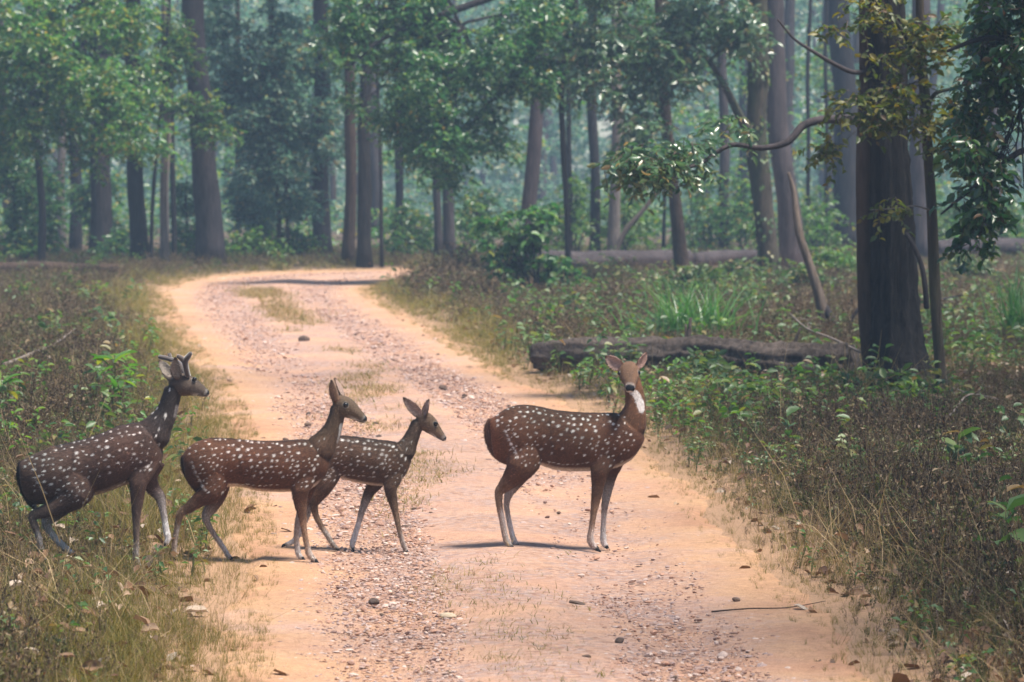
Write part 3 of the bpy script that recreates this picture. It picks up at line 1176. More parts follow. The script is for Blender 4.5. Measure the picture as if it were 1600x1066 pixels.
    # ---- white spots in loose rows
    spots = []
    x_a, x_b = xs_t[0], xs_t[-1]
    span = x_b - x_a
    step = pal.get('step', .036)
    for fi, (f, sz, jit, dens) in enumerate([(.035, .0062, .008, .62), (.10, .0085, .02, 1.0), (.185, .0092, .025, 1.05), (.28, .0095, .03, 1.1),
                                       (.38, .0095, .03, 1.1), (.48, .009, .03, 1.15), (.59, .0085, .03, 1.2), (.70, .008, .03, 1.5)]):
        u = x_a + span * (.05 if f < .2 else .12)
        end = x_b - span * (.10 if f < .2 else .06)
        wv = rng.uniform(0, 6)
        while u < end:
            ff = f + jit * rng.normal() * .55 + .018 * math.sin(u * 9 + wv)
            spots.append((u, float(np.interp(u, xs_t, zt) * (1 - ff) + np.interp(u, xs_t, zb) * ff), sz * rng.uniform(.75, 1.2), rng.uniform(1.0, 1.45), rng.normal(.12, .3)))
            u += step * dens * rng.uniform(.65, 1.4)
    # haunch and shoulder
    for (cx, cy, rx, ry, cnt, sz) in spec['patches']:
        c0 = W(cx, cy)
        tried = []
        for _ in range(cnt * 8):
            a_, r_ = rng.uniform(0, 6.28), math.sqrt(rng.uniform())
            q = (c0[0] + r_ * math.cos(a_) * rx * k, c0[2] + r_ * math.sin(a_) * ry * k)
            if all((q[0] - w[0]) ** 2 + (q[1] - w[1]) ** 2 > .019 ** 2 for w in tried):
                tried.append(q)
                spots.append((q[0], q[1], sz * rng.uniform(.6, 1.15), rng.uniform(1.0, 1.8), rng.normal(.5, .4)))
            if len(tried) >= cnt:
                break
    # broken line along the flank
    ln = catmull([np.array(W(*q)) for q in spec['flank']], 14)
    seglen = np.cumsum(np.r_[0, np.linalg.norm(np.diff(ln, axis=0), axis=1)])
    u = 0
    while u < seglen[-1]:
        c0 = [np.interp(u, seglen, ln[:, q]) for q in (0, 2)]
        c1 = [np.interp(min(u + .01, seglen[-1]), seglen, ln[:, q]) for q in (0, 2)]
        spots.append((c0[0], c0[1] + rng.normal(0, .0015), .0052, rng.uniform(2.0, 3.4), math.atan2(c1[1] - c0[1], c1[0] - c0[0] + 1e-6)))
        u += rng.uniform(.022, .036)
    for (cx, cy, sz, asp, ang) in spec.get('neckspots', []):
        c0 = W(cx, cy)
        spots.append((c0[0], c0[2], sz, asp, ang))
    kept = []
    for sp in spots[::-1]:
        if sp[3] < 1.95 and rng.uniform() < .10:
            continue
        if sp[3] < 1.95 and any((sp[0] - q[0]) ** 2 + (sp[1] - q[1]) ** 2 < pal.get('gap', .0205) ** 2 for q in kept):
            continue
        kept.append(sp)
    spots = [(q[0], q[1], q[2] * .66 * rng.choice([.62, .8, 1.0, 1.12], p=[.22, .3, .33, .15]), q[3], q[4]) for q in kept]
    wsp = np.zeros(nv)
    body_mask = np.isin(part, [0, 1] + [10 + q for q in range(4)]) & (np.abs(nrm[:, 1]) + np.maximum(nrm[:, 2], 0) > .25)
    leg_ok = ~((part >= 10) & (par > .34))
    bm = body_mask & leg_ok
    for (sx, sz_, r_, asp, ang) in spots:
        dx, dz = x - sx, zz - sz_
        m = bm & (np.abs(dx) < .045) & (np.abs(dz) < .045)
        if not m.any():
            continue
        ca, sa = math.cos(ang), math.sin(ang)
        a1 = (dx[m] * ca + dz[m] * sa) / asp
        a2 = (-dx[m] * sa + dz[m] * ca)
        wsp[m] = np.maximum(wsp[m], sstep(r_ * 1.4, r_ * .45, np.sqrt(a1 ** 2 + a2 ** 2)) * rng.uniform(.72, 1))
    # front edge of the haunch: crease shade painted into the coat above
    blend(np.array(pal['spot']), wsp * .93)
    nz2 = noise2(co[:, 0] * 4 + 7 + seed, co[:, 2] * 5 + co[:, 1] * 3, 1.4)
    streak = noise2(co[:, 0] * 22 + co[:, 2] * 8, co[:, 2] * 60 + co[:, 1] * 40, 1.0)
    col = col * (1 + .07 * fur[:, None] + .16 * nz[:, None] + .22 * nz2[:, None] + .16 * streak[:, None])
    col[:, 0] *= 1 + .10 * nz2
    col = np.clip(col, .004, .9)
    ca = me.attributes.new('coat', 'FLOAT_COLOR', 'POINT')
    ca.data.foreach_set('color', np.concatenate([col, np.ones((nv, 1))], 1).astype(np.float32).ravel())
    wa = me.attributes.new('wet', 'FLOAT', 'POINT')
    wa.data.foreach_set('value', np.clip(nose, 0, 1).astype(np.float32))
    me.materials.clear()
    me.materials.append(M['coat'])
    e = empty(name, org)
    put('body', me, e)
    # short hair lying back along the body
    ok = np.where((nose < .1) & ~((part >= 10) & (par > .95)))[0]
    hi = rng.choice(ok, 60000)
    root = co[hi] + rng.normal(0, .0012, (len(hi), 3))
    nn = nrm[hi].astype(float)
    flow = np.tile(np.array((-1.0, 0, -.45)), (len(hi), 1))
    lg = part[hi] >= 10
    flow[lg & (par[hi] > .3)] = (-.15, 0, -1)
    flow[part[hi] == 1] = (-.5, 0, -1)
    flow = flow + rng.normal(0, .35, flow.shape)
    tg = flow - nn * (flow * nn).sum(1)[:, None]
    tg /= np.linalg.norm(tg, axis=1)[:, None] + 1e-6
    sd = np.cross(tg, nn)
    hl_ = rng.uniform(.008, .017, len(hi))[:, None] * np.where(np.isin(part[hi], (2, 3)), .55, 1)[:, None]
    hw_ = rng.uniform(.0006, .0014, len(hi))[:, None]
    HV = np.stack([root + sd * hw_, root - sd * hw_, root + tg * hl_ + nn * hl_ * rng.uniform(.12, .40, len(hi))[:, None]], 1).reshape(-1, 3)
    hm = mesh_np('hair', HV, np.arange(len(HV)).reshape(-1, 3), M['coat'])
    hc = np.repeat(np.clip(col[hi] * rng.lognormal(0, .42, len(hi))[:, None], .004, .9), 3, 0)
    hca = hm.attributes.new('coat', 'FLOAT_COLOR', 'POINT')
    hca.data.foreach_set('color', np.concatenate([hc, np.ones((len(hc), 1))], 1).astype(np.float32).ravel())
    put('hair', hm, e, kind='stuff')
    # eyes
    for (cx, cy, dy) in spec['eyes']:
        ec = W(cx, cy, dy) - org
        u_, v_ = np.meshgrid(np.linspace(0, math.pi, 9), np.linspace(0, 2 * math.pi, 14, endpoint=False), indexing='ij')
        r_ = spec.get('eye_r', .0115)
        EV = np.stack([np.sin(u_) * np.cos(v_), np.sin(u_) * np.sin(v_), np.cos(u_)], -1) * r_
        q0 = np.arange(8)[:, None] * 14
        q1 = np.arange(14)[None]
        EQ = np.stack([q0 + q1, q0 + 14 + q1, q0 + 14 + (q1 + 1) % 14, q0 + (q1 + 1) % 14], -1).reshape(-1, 4)
        put('eye', mesh_np('eye', EV.reshape(-1, 3), EQ, M['eye']), e, ec)
    for rowsets in spec.get('antlers', []):
        ga = Geo()
        for rows in rowsets:
            A = cr_rows(rows, 5)
            Ca = np.array([W(r[0], r[1], r[3]) for r in A]) - org
            ga.add(*loft(Ca, A[:, 2] * k, A[:, 2] * k, (0, 1, 0), 12))
        put('antler', ga.mesh('antler', [M['velvet']]), e)
    tag(e, label, 'deer', 'spotted deer crossing the track')
    return e


PAL_DOE = dict(hide=(0.098, 0.0430, 0.0240), back=(0.0640, 0.0288, 0.0160), leg=(0.235, 0.145, 0.092), white=(0.5920, 0.5600, 0.5440), neck=(0.1360, 0.0680, 0.0376), face=(0.1360, 0.0800, 0.0496),
               tail=(0.0800, 0.0416, 0.0272), ear=(0.1280, 0.0680, 0.0440), earin=(0.3840, 0.2640, 0.2240), spot=(0.68, 0.65, 0.62), belly=1, legw=.75, far=.5)
PAL_DOE2 = dict(PAL_DOE, hide=(0.0944, 0.0408, 0.0224), neck=(0.1040, 0.0608, 0.0384), face=(0.1200, 0.0760, 0.0496), legw=.55, far=.3)
PAL_YOUNG = dict(PAL_DOE, hide=(0.0880, 0.0480, 0.0304), back=(0.0480, 0.0288, 0.0200), neck=(0.1000, 0.0640, 0.0448), face=(0.1400, 0.0864, 0.0576), leg=(0.1600, 0.1040, 0.0680), step=.030, legw=.5, far=1.0)
PAL_STAG = dict(PAL_DOE, hide=(0.0784, 0.0448, 0.0336), back=(0.0400, 0.0256, 0.0216), neck=(0.0464, 0.0368, 0.0344), face=(0.1080, 0.0760, 0.0600), leg=(0.1200, 0.0864, 0.0680), tail=(0.0400, 0.0224, 0.0176),
                belly=.45, legw=.5, far=.95, earin=(0.2880, 0.2400, 0.2080))

CR_D = (740, 530, 3.047)
CR_BC = (260, 570, 3.2304)
CR_A = (0, 530, 2.8816)

SPEC_D = dict(
    torso=[(80, 380, 440, .03), (100, 366, 560, .07), (150, 330, 600, .105), (220, 308, 612, .12), (300, 314, 600, .104), (380, 331, 625, .108), (460, 340, 634, .124),
           (540, 345, 633, .126), (620, 346, 628, .108), (690, 350, 612, .105), (750, 382, 578, .085), (790, 425, 525, .06), (806, 450, 495, .03)],
    neck=[(728, 470, 70, .075), (750, 402, 78, .066), (768, 330, 55, .053), (768, 280, 49, .048), (760, 225, 44, .045), (748, 170, 40, .044, .0)],
    head=[(742, 140, 36, .042, .045), (741, 148, 42, .052, .01), (741, 164, 43, .058, -.035), (742, 188, 36, .046, -.075), (744, 212, 28, .033, -.115), (745, 232, 24, .028, -.145), (745, 240, 17, .022, -.16)],
    facing=True, nose=.033,
    ears=[((708, 138, -.005), (626, 80, -.005), 33, (-.35, -1, .1)), ((772, 138, -.005), (824, 60, .01), 27, (.75, -.65, 0))],
    legs=[(-1, 'hs', [(185, 440, 100), (235, 545, 92), (222, 610, 76), (182, 662, 52), (142, 704, 35), (121, 730, 27), (123, 790, 20), (136, 860, 17.5), (150, 935, 18), (162, 968, 19), (184, 996, 16)]),
          (1, 'hs', [(195, 440, 95), (250, 560, 80), (228, 620, 60), (198, 680, 42), (168, 735, 25), (157, 785, 18), (164, 840, 15.5), (174, 890, 15), (186, 940, 16), (197, 968, 15), (212, 990, 12)]),
          (-1, 'fs', [(640, 470, 82), (622, 565, 64), (600, 630, 45), (592, 700, 34), (579, 780, 25), (570, 840, 19), (560, 910, 18), (556, 950, 21), (566, 978, 20), (590, 1000, 15)]),
          (1, 'fs', [(680, 490, 72), (664, 590, 50), (652, 640, 37), (641, 700, 28), (626, 785, 21), (620, 845, 16), (617, 915, 16), (617, 950, 19), (622, 976, 17), (636, 996, 13)])],
    tail=[(84, 382, 14), (70, 425, 20), (80, 490, 22), (104, 545, 18), (130, 580, 6)],
    throat=[(800, 338, 17, 1), (796, 310, 23, 1), (786, 285, 22, 1), (772, 262, 22, 1), (755, 250, 16, 1)], throat_dy=-.05,
    bar=[(150, 425), (170, 470), (190, 510), (212, 555)],
    flank=[(360, 580), (420, 590), (480, 590), (550, 580)],
    patches=[(245, 470, 75, 110, 34, .0078), (270, 570, 55, 30, 16, .007), (655, 520, 75, 80, 26, .0082)],
    neckspots=[(718, 395, .007, 2.0, 1.4), (726, 440, .008, 2.2, 1.6), (705, 380, .006, 1.6, 1.3)],
    eyes=[(695, 163, -.052), (784, 161, -.052)], eye_r=.0125)

SPEC_B = dict(
    torso=[(88, 450, 500, .03), (105, 422, 585, .07), (150, 388, 640, .105), (220, 366, 652, .118), (300, 366, 622, .104), (380, 374, 620, .106), (460, 379, 640, .120), (540, 380, 645, .124),
           (620, 377, 645, .12), (690, 372, 642, .108), (750, 388, 615, .09), (800, 445, 560, .06), (820, 475, 520, .03)],
    neck=[(735, 480, 60, .07), (776, 425, 80, .072), (810, 375, 62, .058), (838, 325, 49, .05), (858, 265, 42, .045), (868, 215, 40, .045)],
    head=[(858, 188, 34, .040), (892, 205, 50, .050), (928, 228, 45, .044), (962, 252, 31, .032), (988, 270, 24, .026), (1004, 280, 17, .021)],
    ears=[((868, 186, -.022), (832, 76, -.075), 33, (-.6, .3, .1)), ((886, 172, .02), (850, 66, .055), 25, (.9, -.5, .2))],
    legs=[(-1, 'hs', [(190, 470, 100), (232, 565, 86), (222, 640, 62), (168, 680, 44), (112, 722, 32), (74, 748, 26), (60, 790, 20), (48, 850, 17), (40, 905, 17), (40, 935, 17), (54, 962, 13)]),
          (1, 'hs', [(210, 470, 92), (250, 580, 76), (255, 650, 55), (232, 710, 40), (200, 762, 27), (212, 808, 19), (245, 860, 16), (272, 895, 15.5), (295, 925, 15), (310, 950, 15), (332, 972, 12)]),
          (-1, 'fs', [(700, 490, 86), (690, 570, 66), (676, 635, 47), (677, 700, 36), (688, 775, 24), (697, 845, 18), (710, 915, 17), (720, 955, 20), (735, 980, 18), (758, 1000, 13)]),
          (1, 'fs', [(722, 500, 75), (715, 590, 52), (704, 655, 37), (686, 725, 28), (664, 798, 19), (656, 855, 17), (660, 910, 18), (664, 935, 18), (672, 955, 16), (692, 970, 12)])],
    tail=[(86, 458, 13), (92, 505, 19), (112, 560, 20), (138, 610, 14), (150, 640, 5)],
    throat=[(888, 305, 18, .9), (880, 345, 14, .7), (868, 390, 12, .5)],
    bar=[(138, 485), (160, 540), (182, 585), (210, 625)],
    flank=[(360, 598), (430, 600), (500, 602), (570, 596)],
    patches=[(255, 500, 85, 115, 46, .0075), (260, 605, 65, 40, 22, .007), (690, 540, 75, 75, 28, .008)],
    neckspots=[(770, 420, .006, 1.8, 1.2), (800, 370, .0055, 1.8, 1.2), (775, 380, .005, 1.6, 1.2), (750, 520, .0085, 2, 1.2), (728, 467, .009, 1.6, 1.3)],
    mouth=[(1000, 292), (975, 284), (950, 282)], nose=.029,
    eyes=[(905, 203, -.043), (905, 203, .043)], eye_r=.0135)

SPEC_C = dict(
    torso=[(745, 420, 470, .03), (765, 393, 540, .06), (810, 365, 590, .085), (870, 354, 575, .09), (940, 358, 592, .095), (1010, 367, 606, .098), (1080, 376, 614, .095), (1140, 383, 610, .082),
           (1190, 402, 578, .065), (1218, 440, 535, .04), (1228, 465, 505, .02)],
    neck=[(1170, 480, 45, .05), (1202, 435, 57, .052), (1228, 388, 43, .042), (1250, 340, 36, .037), (1270, 290, 33, .035)],
    head=[(1278, 262, 30, .034), (1306, 284, 46, .041), (1338, 312, 40, .036), (1368, 342, 27, .026), (1392, 364, 19, .020), (1406, 376, 13, .016)],
    ears=[((1286, 258, -.018), (1196, 164, -.055), 29, (.25, -1, -.35)), ((1306, 268, -.018), (1326, 172, -.045), 24, (-.6, -.6, .1))],
    legs=[(-1, 'hs', [(830, 440, 76), (822, 535, 66), (800, 608, 48), (766, 664, 36), (744, 704, 26), (755, 760, 19), (783, 815, 16), (812, 862, 15), (832, 895, 15), (848, 918, 14), (868, 940, 11)]),
          (1, 'h', [(835, 440, 72), (818, 540, 62), (790, 610, 46), (755, 665, 33), (724, 715, 23), (708, 768, 17), (684, 825, 15), (665, 862, 15), (645, 885, 15), (620, 900, 13), (586, 914, 10)]),
          (-1, 'fs', [(1150, 485, 62), (1142, 570, 49), (1133, 622, 34), (1141, 680, 27), (1156, 738, 20), (1168, 798, 16), (1182, 855, 14), (1195, 890, 15), (1204, 908, 13), (1216, 922, 10)]),
          (1, 'fs', [(1110, 490, 58), (1070, 575, 44), (1030, 635, 30), (1006, 685, 24), (986, 742, 19), (971, 798, 16), (954, 858, 16), (943, 900, 18), (938, 928, 15), (941, 948, 11)])],
    tail=[(746, 425, 11), (745, 470, 15), (755, 520, 15), (770, 560, 9), (775, 578, 4)],
    throat=[(1300, 368, 13, .7), (1285, 400, 11, .5)],
    bar=[(790, 430), (800, 480), (815, 530), (830, 560)],
    flank=[(880, 550), (950, 552), (1010, 556), (1065, 562)],
    patches=[(860, 480, 60, 80, 30, .006), (1150, 520, 60, 70, 26, .0065), (850, 560, 45, 30, 14, .0055)],
    neckspots=[(1210, 470, .007, 2, 1.3), (1240, 385, .005, 2, 1.2), (1215, 420, .005, 2, 1.2), (1185, 400, .0045, 1.5, -.5), (1200, 380, .004, 1.5, -.5)],
    mouth=[(1400, 383), (1384, 374), (1366, 362)], nose=.021,
    eyes=[(1361, 298, -.031), (1361, 298, .031)], eye_r=.0105, leg_dy=.055)

SPEC_A = dict(
    torso=[(92, 555, 620, .03), (110, 538, 700, .08), (160, 512, 745, .11), (230, 482, 742, .125), (320, 460, 725, .112), (400, 440, 712, .112), (470, 413, 696, .128), (540, 385, 670, .132),
           (600, 373, 648, .125), (660, 376, 626, .11), (700, 412, 596, .085), (726, 475, 560, .05)],
    neck=[(640, 480, 60, .07), (688, 428, 84, .078), (720, 380, 64, .064), (745, 340, 52, .056), (766, 280, 45, .051), (780, 225, 42, .048)],
    head=[(780, 188, 38, .044), (822, 204, 51, .053), (862, 214, 43, .044), (896, 228, 30, .033), (920, 240, 22, .026), (936, 246, 14, .020)],
    ears=[((802, 178, -.03), (790, 80, -.075), 29, (-.25, -1, .1)), ((782, 190, .02), (716, 92, .05), 27, (.35, -1, .0))],
    legs=[(-1, 'hs', [(195, 580, 112), (325, 640, 104), (345, 695, 74), (272, 748, 48), (200, 776, 36), (147, 798, 26), (160, 850, 20), (176, 905, 17), (184, 955, 17), (194, 995, 17), (212, 1030, 13)]),
          (1, 'h', [(230, 580, 100), (310, 670, 82), (290, 738, 54), (246, 785, 38), (207, 825, 27), (228, 868, 20), (256, 902, 18), (280, 925, 17), (298, 940, 16), (318, 955, 14), (342, 972, 11)]),
          (-1, 'fs', [(640, 515, 92), (635, 590, 66), (622, 650, 43), (618, 720, 33), (614, 800, 23), (614, 860, 18), (614, 925, 17), (612, 965, 19), (618, 990, 16), (634, 1010, 13)]),
          (1, 'f', [(672, 555, 72), (668, 625, 44), (690, 672, 33), (720, 710, 27), (734, 768, 19), (744, 828, 18), (751, 870, 19), (756, 892, 18), (754, 906, 16), (744, 924, 12)])],
    tail=[(96, 552, 14), (94, 620, 21), (118, 690, 22), (148, 745, 16), (166, 775, 5)],
    throat=[(800, 300, 10, .35), (790, 345, 10, .3)],
    bar=[(172, 615), (195, 655), (222, 690)],
    flank=[(440, 690), (500, 675), (560, 645), (580, 625)],
    patches=[(300, 600, 130, 90, 34, .0082), (350, 690, 90, 40, 24, .007), (660, 520, 70, 75, 26, .0085)],
    neckspots=[(750, 340, .011, 2.0, 1.5), (722, 400, .010, 3.0, 1.4), (768, 225, .006, 2.6, 1.5), (710, 430, .008, 2, 1.3), (722, 470, .009, 2, 1.4), (690, 330, .006, 2, 1), (665, 515, .014, 1.7, .7), (675, 565, .011, 1.6, .8),
               (710, 310, .0055, 2, 1), (705, 350, .0055, 2, 1), (720, 285, .005, 2, 1)],
    mouth=[(935, 256), (915, 252), (895, 250)], nose=.025,
    eyes=[(876, 180, -.036), (876, 180, .036)], eye_r=.0115,
    antlers=[[[(846, 165, 13, -.035), (838, 130, 13, -.055), (834, 100, 14, -.065), (848, 78, 12, -.075), (860, 62, 8, -.08)], [(836, 108, 13, -.06), (818, 88, 12, -.07), (800, 76, 9, -.085)]],
             [[(838, 165, 13, .035), (815, 120, 12, .07), (790, 100, 11, .11), (755, 88, 11, .14), (717, 80, 10, .16)], [(768, 94, 10, .13), (766, 80, 9, .14), (762, 66, 8, .15)]]])

build_deer('deer', 'spotted stag with short velvet antlers stepping out of the weeds', CR_A, 18.8, SPEC_A, PAL_STAG, 11)
build_deer('deer', 'spotted doe walking behind the fawn, head raised in profile', CR_BC, 19.3, SPEC_B, PAL_DOE2, 12)
build_deer('deer', 'small spotted fawn walking with one hind foot lifted, ears up', CR_BC, 19.88, SPEC_C, PAL_YOUNG, 13)
build_deer('deer', 'spotted doe standing on the track with its face turned to the viewer', CR_D, 19.95, SPEC_D, PAL_DOE, 14)

# ------------------------------------------------------------------ fallen logs


def fallen_log(name, label, pts, radii, bark, seed, ridge=.05, seg=28, lump=.06, stubs=0):
    rng = np.random.default_rng(seed)
    pts = [np.asarray(p, float) for p in pts]
    A = catmull([np.r_[p, r] for p, r in zip(pts, radii)], 14)
    org = A[0, :3].copy()
    org[2] = tz(org[0], org[1])
    V, Q, T = tube_arrays(A[:, :3] - org, A[:, 3], seg, ridge=ridge, lump=lump, rng=rng, ridge_n=7)
    g = Geo()
    g.add(V, Q, T)
    e = empty(name, org)
    put('log_body', g.mesh('log_body', [M[bark]]), e)
    for q in range(stubs):
        i = rng.integers(8, len(A) - 8)
        a = A[i, :3] - org
        b = a + np.array((rng.uniform(-.15, .15), rng.uniform(-.1, .1), A[i, 3] + rng.uniform(.05, .2)))
        gs = Geo()
        gs.add(*tube_arrays(curve_pts(a, b, 5), np.linspace(.03, .012, 5), 8, lump=.1, rng=rng))
        put('branch_stub', gs.mesh('branch_stub', [M[bark]]), e)
    tag(e, label, 'log')
    return e


def gp(px, py, up=0.0):
    g = G(px, py)
    g[2] = tz(g[0], g[1]) + up
    return g


fallen_log('fallen_log', 'thick furrowed fallen log lying behind the doe that faces the viewer', [gp(840, 585, .15), gp(960, 590, .15), gp(1090, 594, .16), gp(1200, 600, .14), gp(1335, 603, .14)],
           [.13, .17, .19, .20, .19], 'bark_log', 31, ridge=.075, seg=44, lump=.07, stubs=3)
fallen_log('fallen_log', 'smooth grey fallen log beyond the leafy shrub', [gp(836, 434, .26), gp(900, 432, .27), gp(980, 430, .29), gp(1075, 428, .29)], [.18, .19, .19, .18], 'bark_grey', 32, ridge=.03, lump=.05)
fallen_log('fallen_log', 'thin brown fallen log lying among the mid-distance trunks', [gp(1085, 424, .24), gp(1150, 422, .25), gp(1260, 420, .22)], [.14, .15, .12], 'bark_grey', 33, ridge=.02, seg=18)
fallen_log('fallen_log', 'dark fallen log half hidden behind the slender sapling', [gp(1462, 412, .26), gp(1530, 411, .28), gp(1660, 409, .3)], [.17, .18, .19], 'bark_grey', 34, ridge=.02, seg=18)
fallen_log('fallen_log', 'reddish fallen log at the far edge of the weeds', [gp(-30, 438, .16), gp(60, 437, .16), gp(185, 436, .13)], [.11, .10, .07], 'bark_brown', 35, ridge=.02, seg=16)

# ------------------------------------------------------------------ tall trunks behind the bend
# foot pixel, width, a pixel passed higher up, bark, label
TRUNKS = [
    (97, 398, 14, 94, 60, 'bark_pale', 'slim pale trunk standing beside a dark forked one'),
    (118, 396, 19, 128, 60, 'bark_dark', 'dark slanting trunk between a pale stem and a stout grey trunk'),
    (160, 408, 34, 155, 60, 'bark_grey', 'stout grey trunk with smooth bark beyond the weeds'),
    (217, 418, 27, 211, 20, 'bark_dark', 'straight dark trunk rising beside the white-streaked stem'),
    (257, 419, 15, 256, 100, 'bark_pale', 'pale grey stem with a white peeling streak down its side'),
    (271, 412, 9, 266, 100, 'bark_dark', 'thin dark stem close behind the white-streaked one'),
    (326, 418, 41, 305, 0, 'bark_grey', 'largest trunk at the bend, tall and leaning slightly, purple grey bark'),
    (374, 402, 8, 370, 100, 'bark_brown', 'thin reddish stem beyond the bend of the track'),
    (503, 406, 28, 499, 100, 'bark_grey', 'broad hazy trunk behind the reddish trunk at the bend'),
    (545, 419, 19, 543, 100, 'bark_brown', 'reddish brown trunk touching the straight black trunk'),
    (571, 421, 22, 571, 100, 'bark_black', 'straight black trunk at the far edge of the track'),
    (597, 421, 6, 594, 100, 'bark_dark', 'thin dark pole beside the straight black trunk'),
    (622, 404, 14, 618, 100, 'bark_grey', 'faint grey trunk in the haze behind the track bend'),
    (684, 410, 13, 681, 100, 'bark_grey', 'narrower stem of the two hazy grey trunks standing close together'),
    (702, 411, 19, 699, 100, 'bark_grey', 'wider stem of the two hazy grey trunks standing close together'),
    (822, 420, 24, 841, 100, 'bark_grey', 'purple grey trunk leaning a little behind the leafy shrub'),
    (890, 408, 9, 884, 100, 'bark_dark', 'slim dark trunk behind the grey fallen log'),
    (931, 408, 16, 928, 100, 'bark_dark', 'bluish dark trunk behind the grey fallen log'),
    (957, 410, 19, 963, 100, 'bark_pale', 'pale hazy trunk behind the grey fallen log'),
    (1037, 408, 6, 1036, 100, 'bark_dark', 'thin dark pole beside the leaning brown tree'),
    (1130, 406, 17, 1132, 100, 'bark_grey', 'bluish grey trunk between the leaning tree and the ivy-clad tree'),
    (1240, 428, 36, 1214, 60, 'bark_grey', 'mottled grey trunk close behind the ivy-clad tree'),
    (1262, 402, 7, 1266, 100, 'bark_dark', 'thin far pole behind the leaning dead stem'),
    (1290, 400, 7, 1292, 100, 'bark_dark', 'thin far pole beside the broad dark trunk'),
    (1324, 398, 41, 1308, 20, 'bark_dark', 'broad dark trunk behind the big twin-stemmed tree'),
    (1440, 414, 34, 1434, 100, 'bark_grey', 'reddish grey trunk behind the slender wavy sapling'),
    (1546, 404, 36, 1540, 100, 'bark_grey', 'broad hazy trunk behind the overhanging dark leaves'),
]
for q, (pxb, pyb, w, pxt, pyt, bark, lab) in enumerate(TRUNKS):
    e, p, rad = tall_tree('forest_tree', lab, pxb, pyb, w, pxt, pyt, bark, 100 + q, group='tall trunks beyond the track')
    if 'white' in lab and 'pale grey' in lab:
        g0 = np.array(e.location)
        m = (p[:, 2] - g0[2]) < 3.2
        pp = p[m][1:] - g0 + np.stack([rad[m][1:] * .85, -rad[m][1:] * .55, 0 * rad[m][1:]], -1)
        gs = Geo()
        gs.add(*tube_arrays(pp, np.full(len(pp), .022), 6, lump=.2, rng=np.random.default_rng(4)))
        put('peeling_bark', gs.mesh('peeling_bark', [mat_plain('peeled_wood', [(0, (.55, .42, .36)), (1, (.6, .5, .44))])]), e)

# far stems deep in the haze: they differ only in where they stand
rngF = np.random.default_rng(77)
n_far = 0
while n_far < 46:
    px = rngF.uniform(-60, 1660)
    D = rngF.uniform(100, 190)
    pyb = 260 + F * CAMZ / D
    w = rngF.uniform(.14, .42) * F / D
    tall_tree('distant_tree', 'distant %s %s fading into the blue haze' % (['grey', 'dark', 'reddish'][n_far % 3], 'pole' if w < 8 else 'slim trunk' if w < 13 else 'stout trunk'), px, pyb, w, px + rngF.normal(0, 12), 60, ['bark_grey', 'bark_dark', 'bark_brown'][n_far % 3], 300 + n_far, group='distant %s %s in the haze' % (['grey', 'dark', 'reddish'][n_far % 3], 'poles' if w < 8 else 'slim trunks' if w < 13 else 'stout trunks'), limb=False)
    n_far += 1

# ------------------------------------------------------------------ trees with boughs in view


def leafy_tree(name, label, foot, trunk, bark, seed, flare=1.3, cat='tree', group=None, high=False, seg=20, ridge=.03):
    """Trunk given as photo pixels with widths: (px, py, width) from the foot up, then on to a height."""
    rng = np.random.default_rng(seed)
    g = G(*foot)
    D = g[1]
    g[2] = tz(g[0], g[1])
    rows = []
    for (px, py, w, *dd) in trunk:
        p = P(px, py, D + (dd[0] if dd else 0))
        rows.append(np.r_[p, w * D / F / 2])
    rows[0][2] = g[2] - .1
    A = catmull(rows, 10)
    rad = np.maximum(A[:, 3], .004)
    zz = A[:, 2] - g[2]
    rad = rad * (1 + (flare - 1) * np.exp(-zz / (rad[0] * 2 + .05)))
    e = empty(name, g)
    ge = Geo()
    ge.add(*[x if i else x - g for i, x in enumerate(tube_arrays(A[:, :3], rad, seg, ridge=ridge, lump=.03, rng=rng))])
    put('trunk', ge.mesh('trunk', [M[bark]]), e)
    if high:
        c = put('crown', CROWNS[seed % 3], e, Vector(A[-1, :3] - g) + Vector((0, 0, .6)))
        c.scale = (.8, .8, .8)
    tag(e, label, cat, group)
    return e, g, A, D


def bough(e, g, pts, r0, r1, bark, seed, name='bough', seg=8):
    rng = np.random.default_rng(seed)
    A = catmull(pts, 6)
    ge = Geo()
    ge.add(*[x if i else x - g for i, x in enumerate(tube_arrays(A, np.linspace(r0, r1, len(A)), seg, lump=.06, rng=rng))])
    put(name, ge.mesh(name, [M[bark]]), e)
    return A


# A: green boughs over the weeds beyond the stag
e, g, A, D = leafy_tree('leafy_tree', 'green leafy tree spreading low boughs above the far weeds', (64, 414), [(64, 416, 13), (66, 340, 12), (60, 250, 11), (50, 120, 10), (40, -60, 9), (30, -300, 7)], 'bark_dark', 401)
els = [px_ell(60, 60, 100, 90, D - 6, 2.0), px_ell(170, 130, 90, 60, D - 6, 1.6), px_ell(60, 190, 95, 55, D - 6, 1.6), px_ell(210, 200, 70, 45, D - 6, 1.3), px_ell(170, 30, 80, 45, D - 5, 1.5), px_ell(110, 240, 50, 28, D - 6, 1.0), px_ell(-60, 100, 70, 150, D - 6, 1.6), px_ell(255, 165, 35, 30, D - 6, .8), px_ell(100, -140, 170, 110, D - 4, 2.2)]
foliage_parts(e, g, els, 402, M['leaf_green'], M['bark_dark'], P(45, 60, D), 900, 6, 8, .42, .15, droop=.35, ratio=.52, limb_r=.05, gap=2.6)
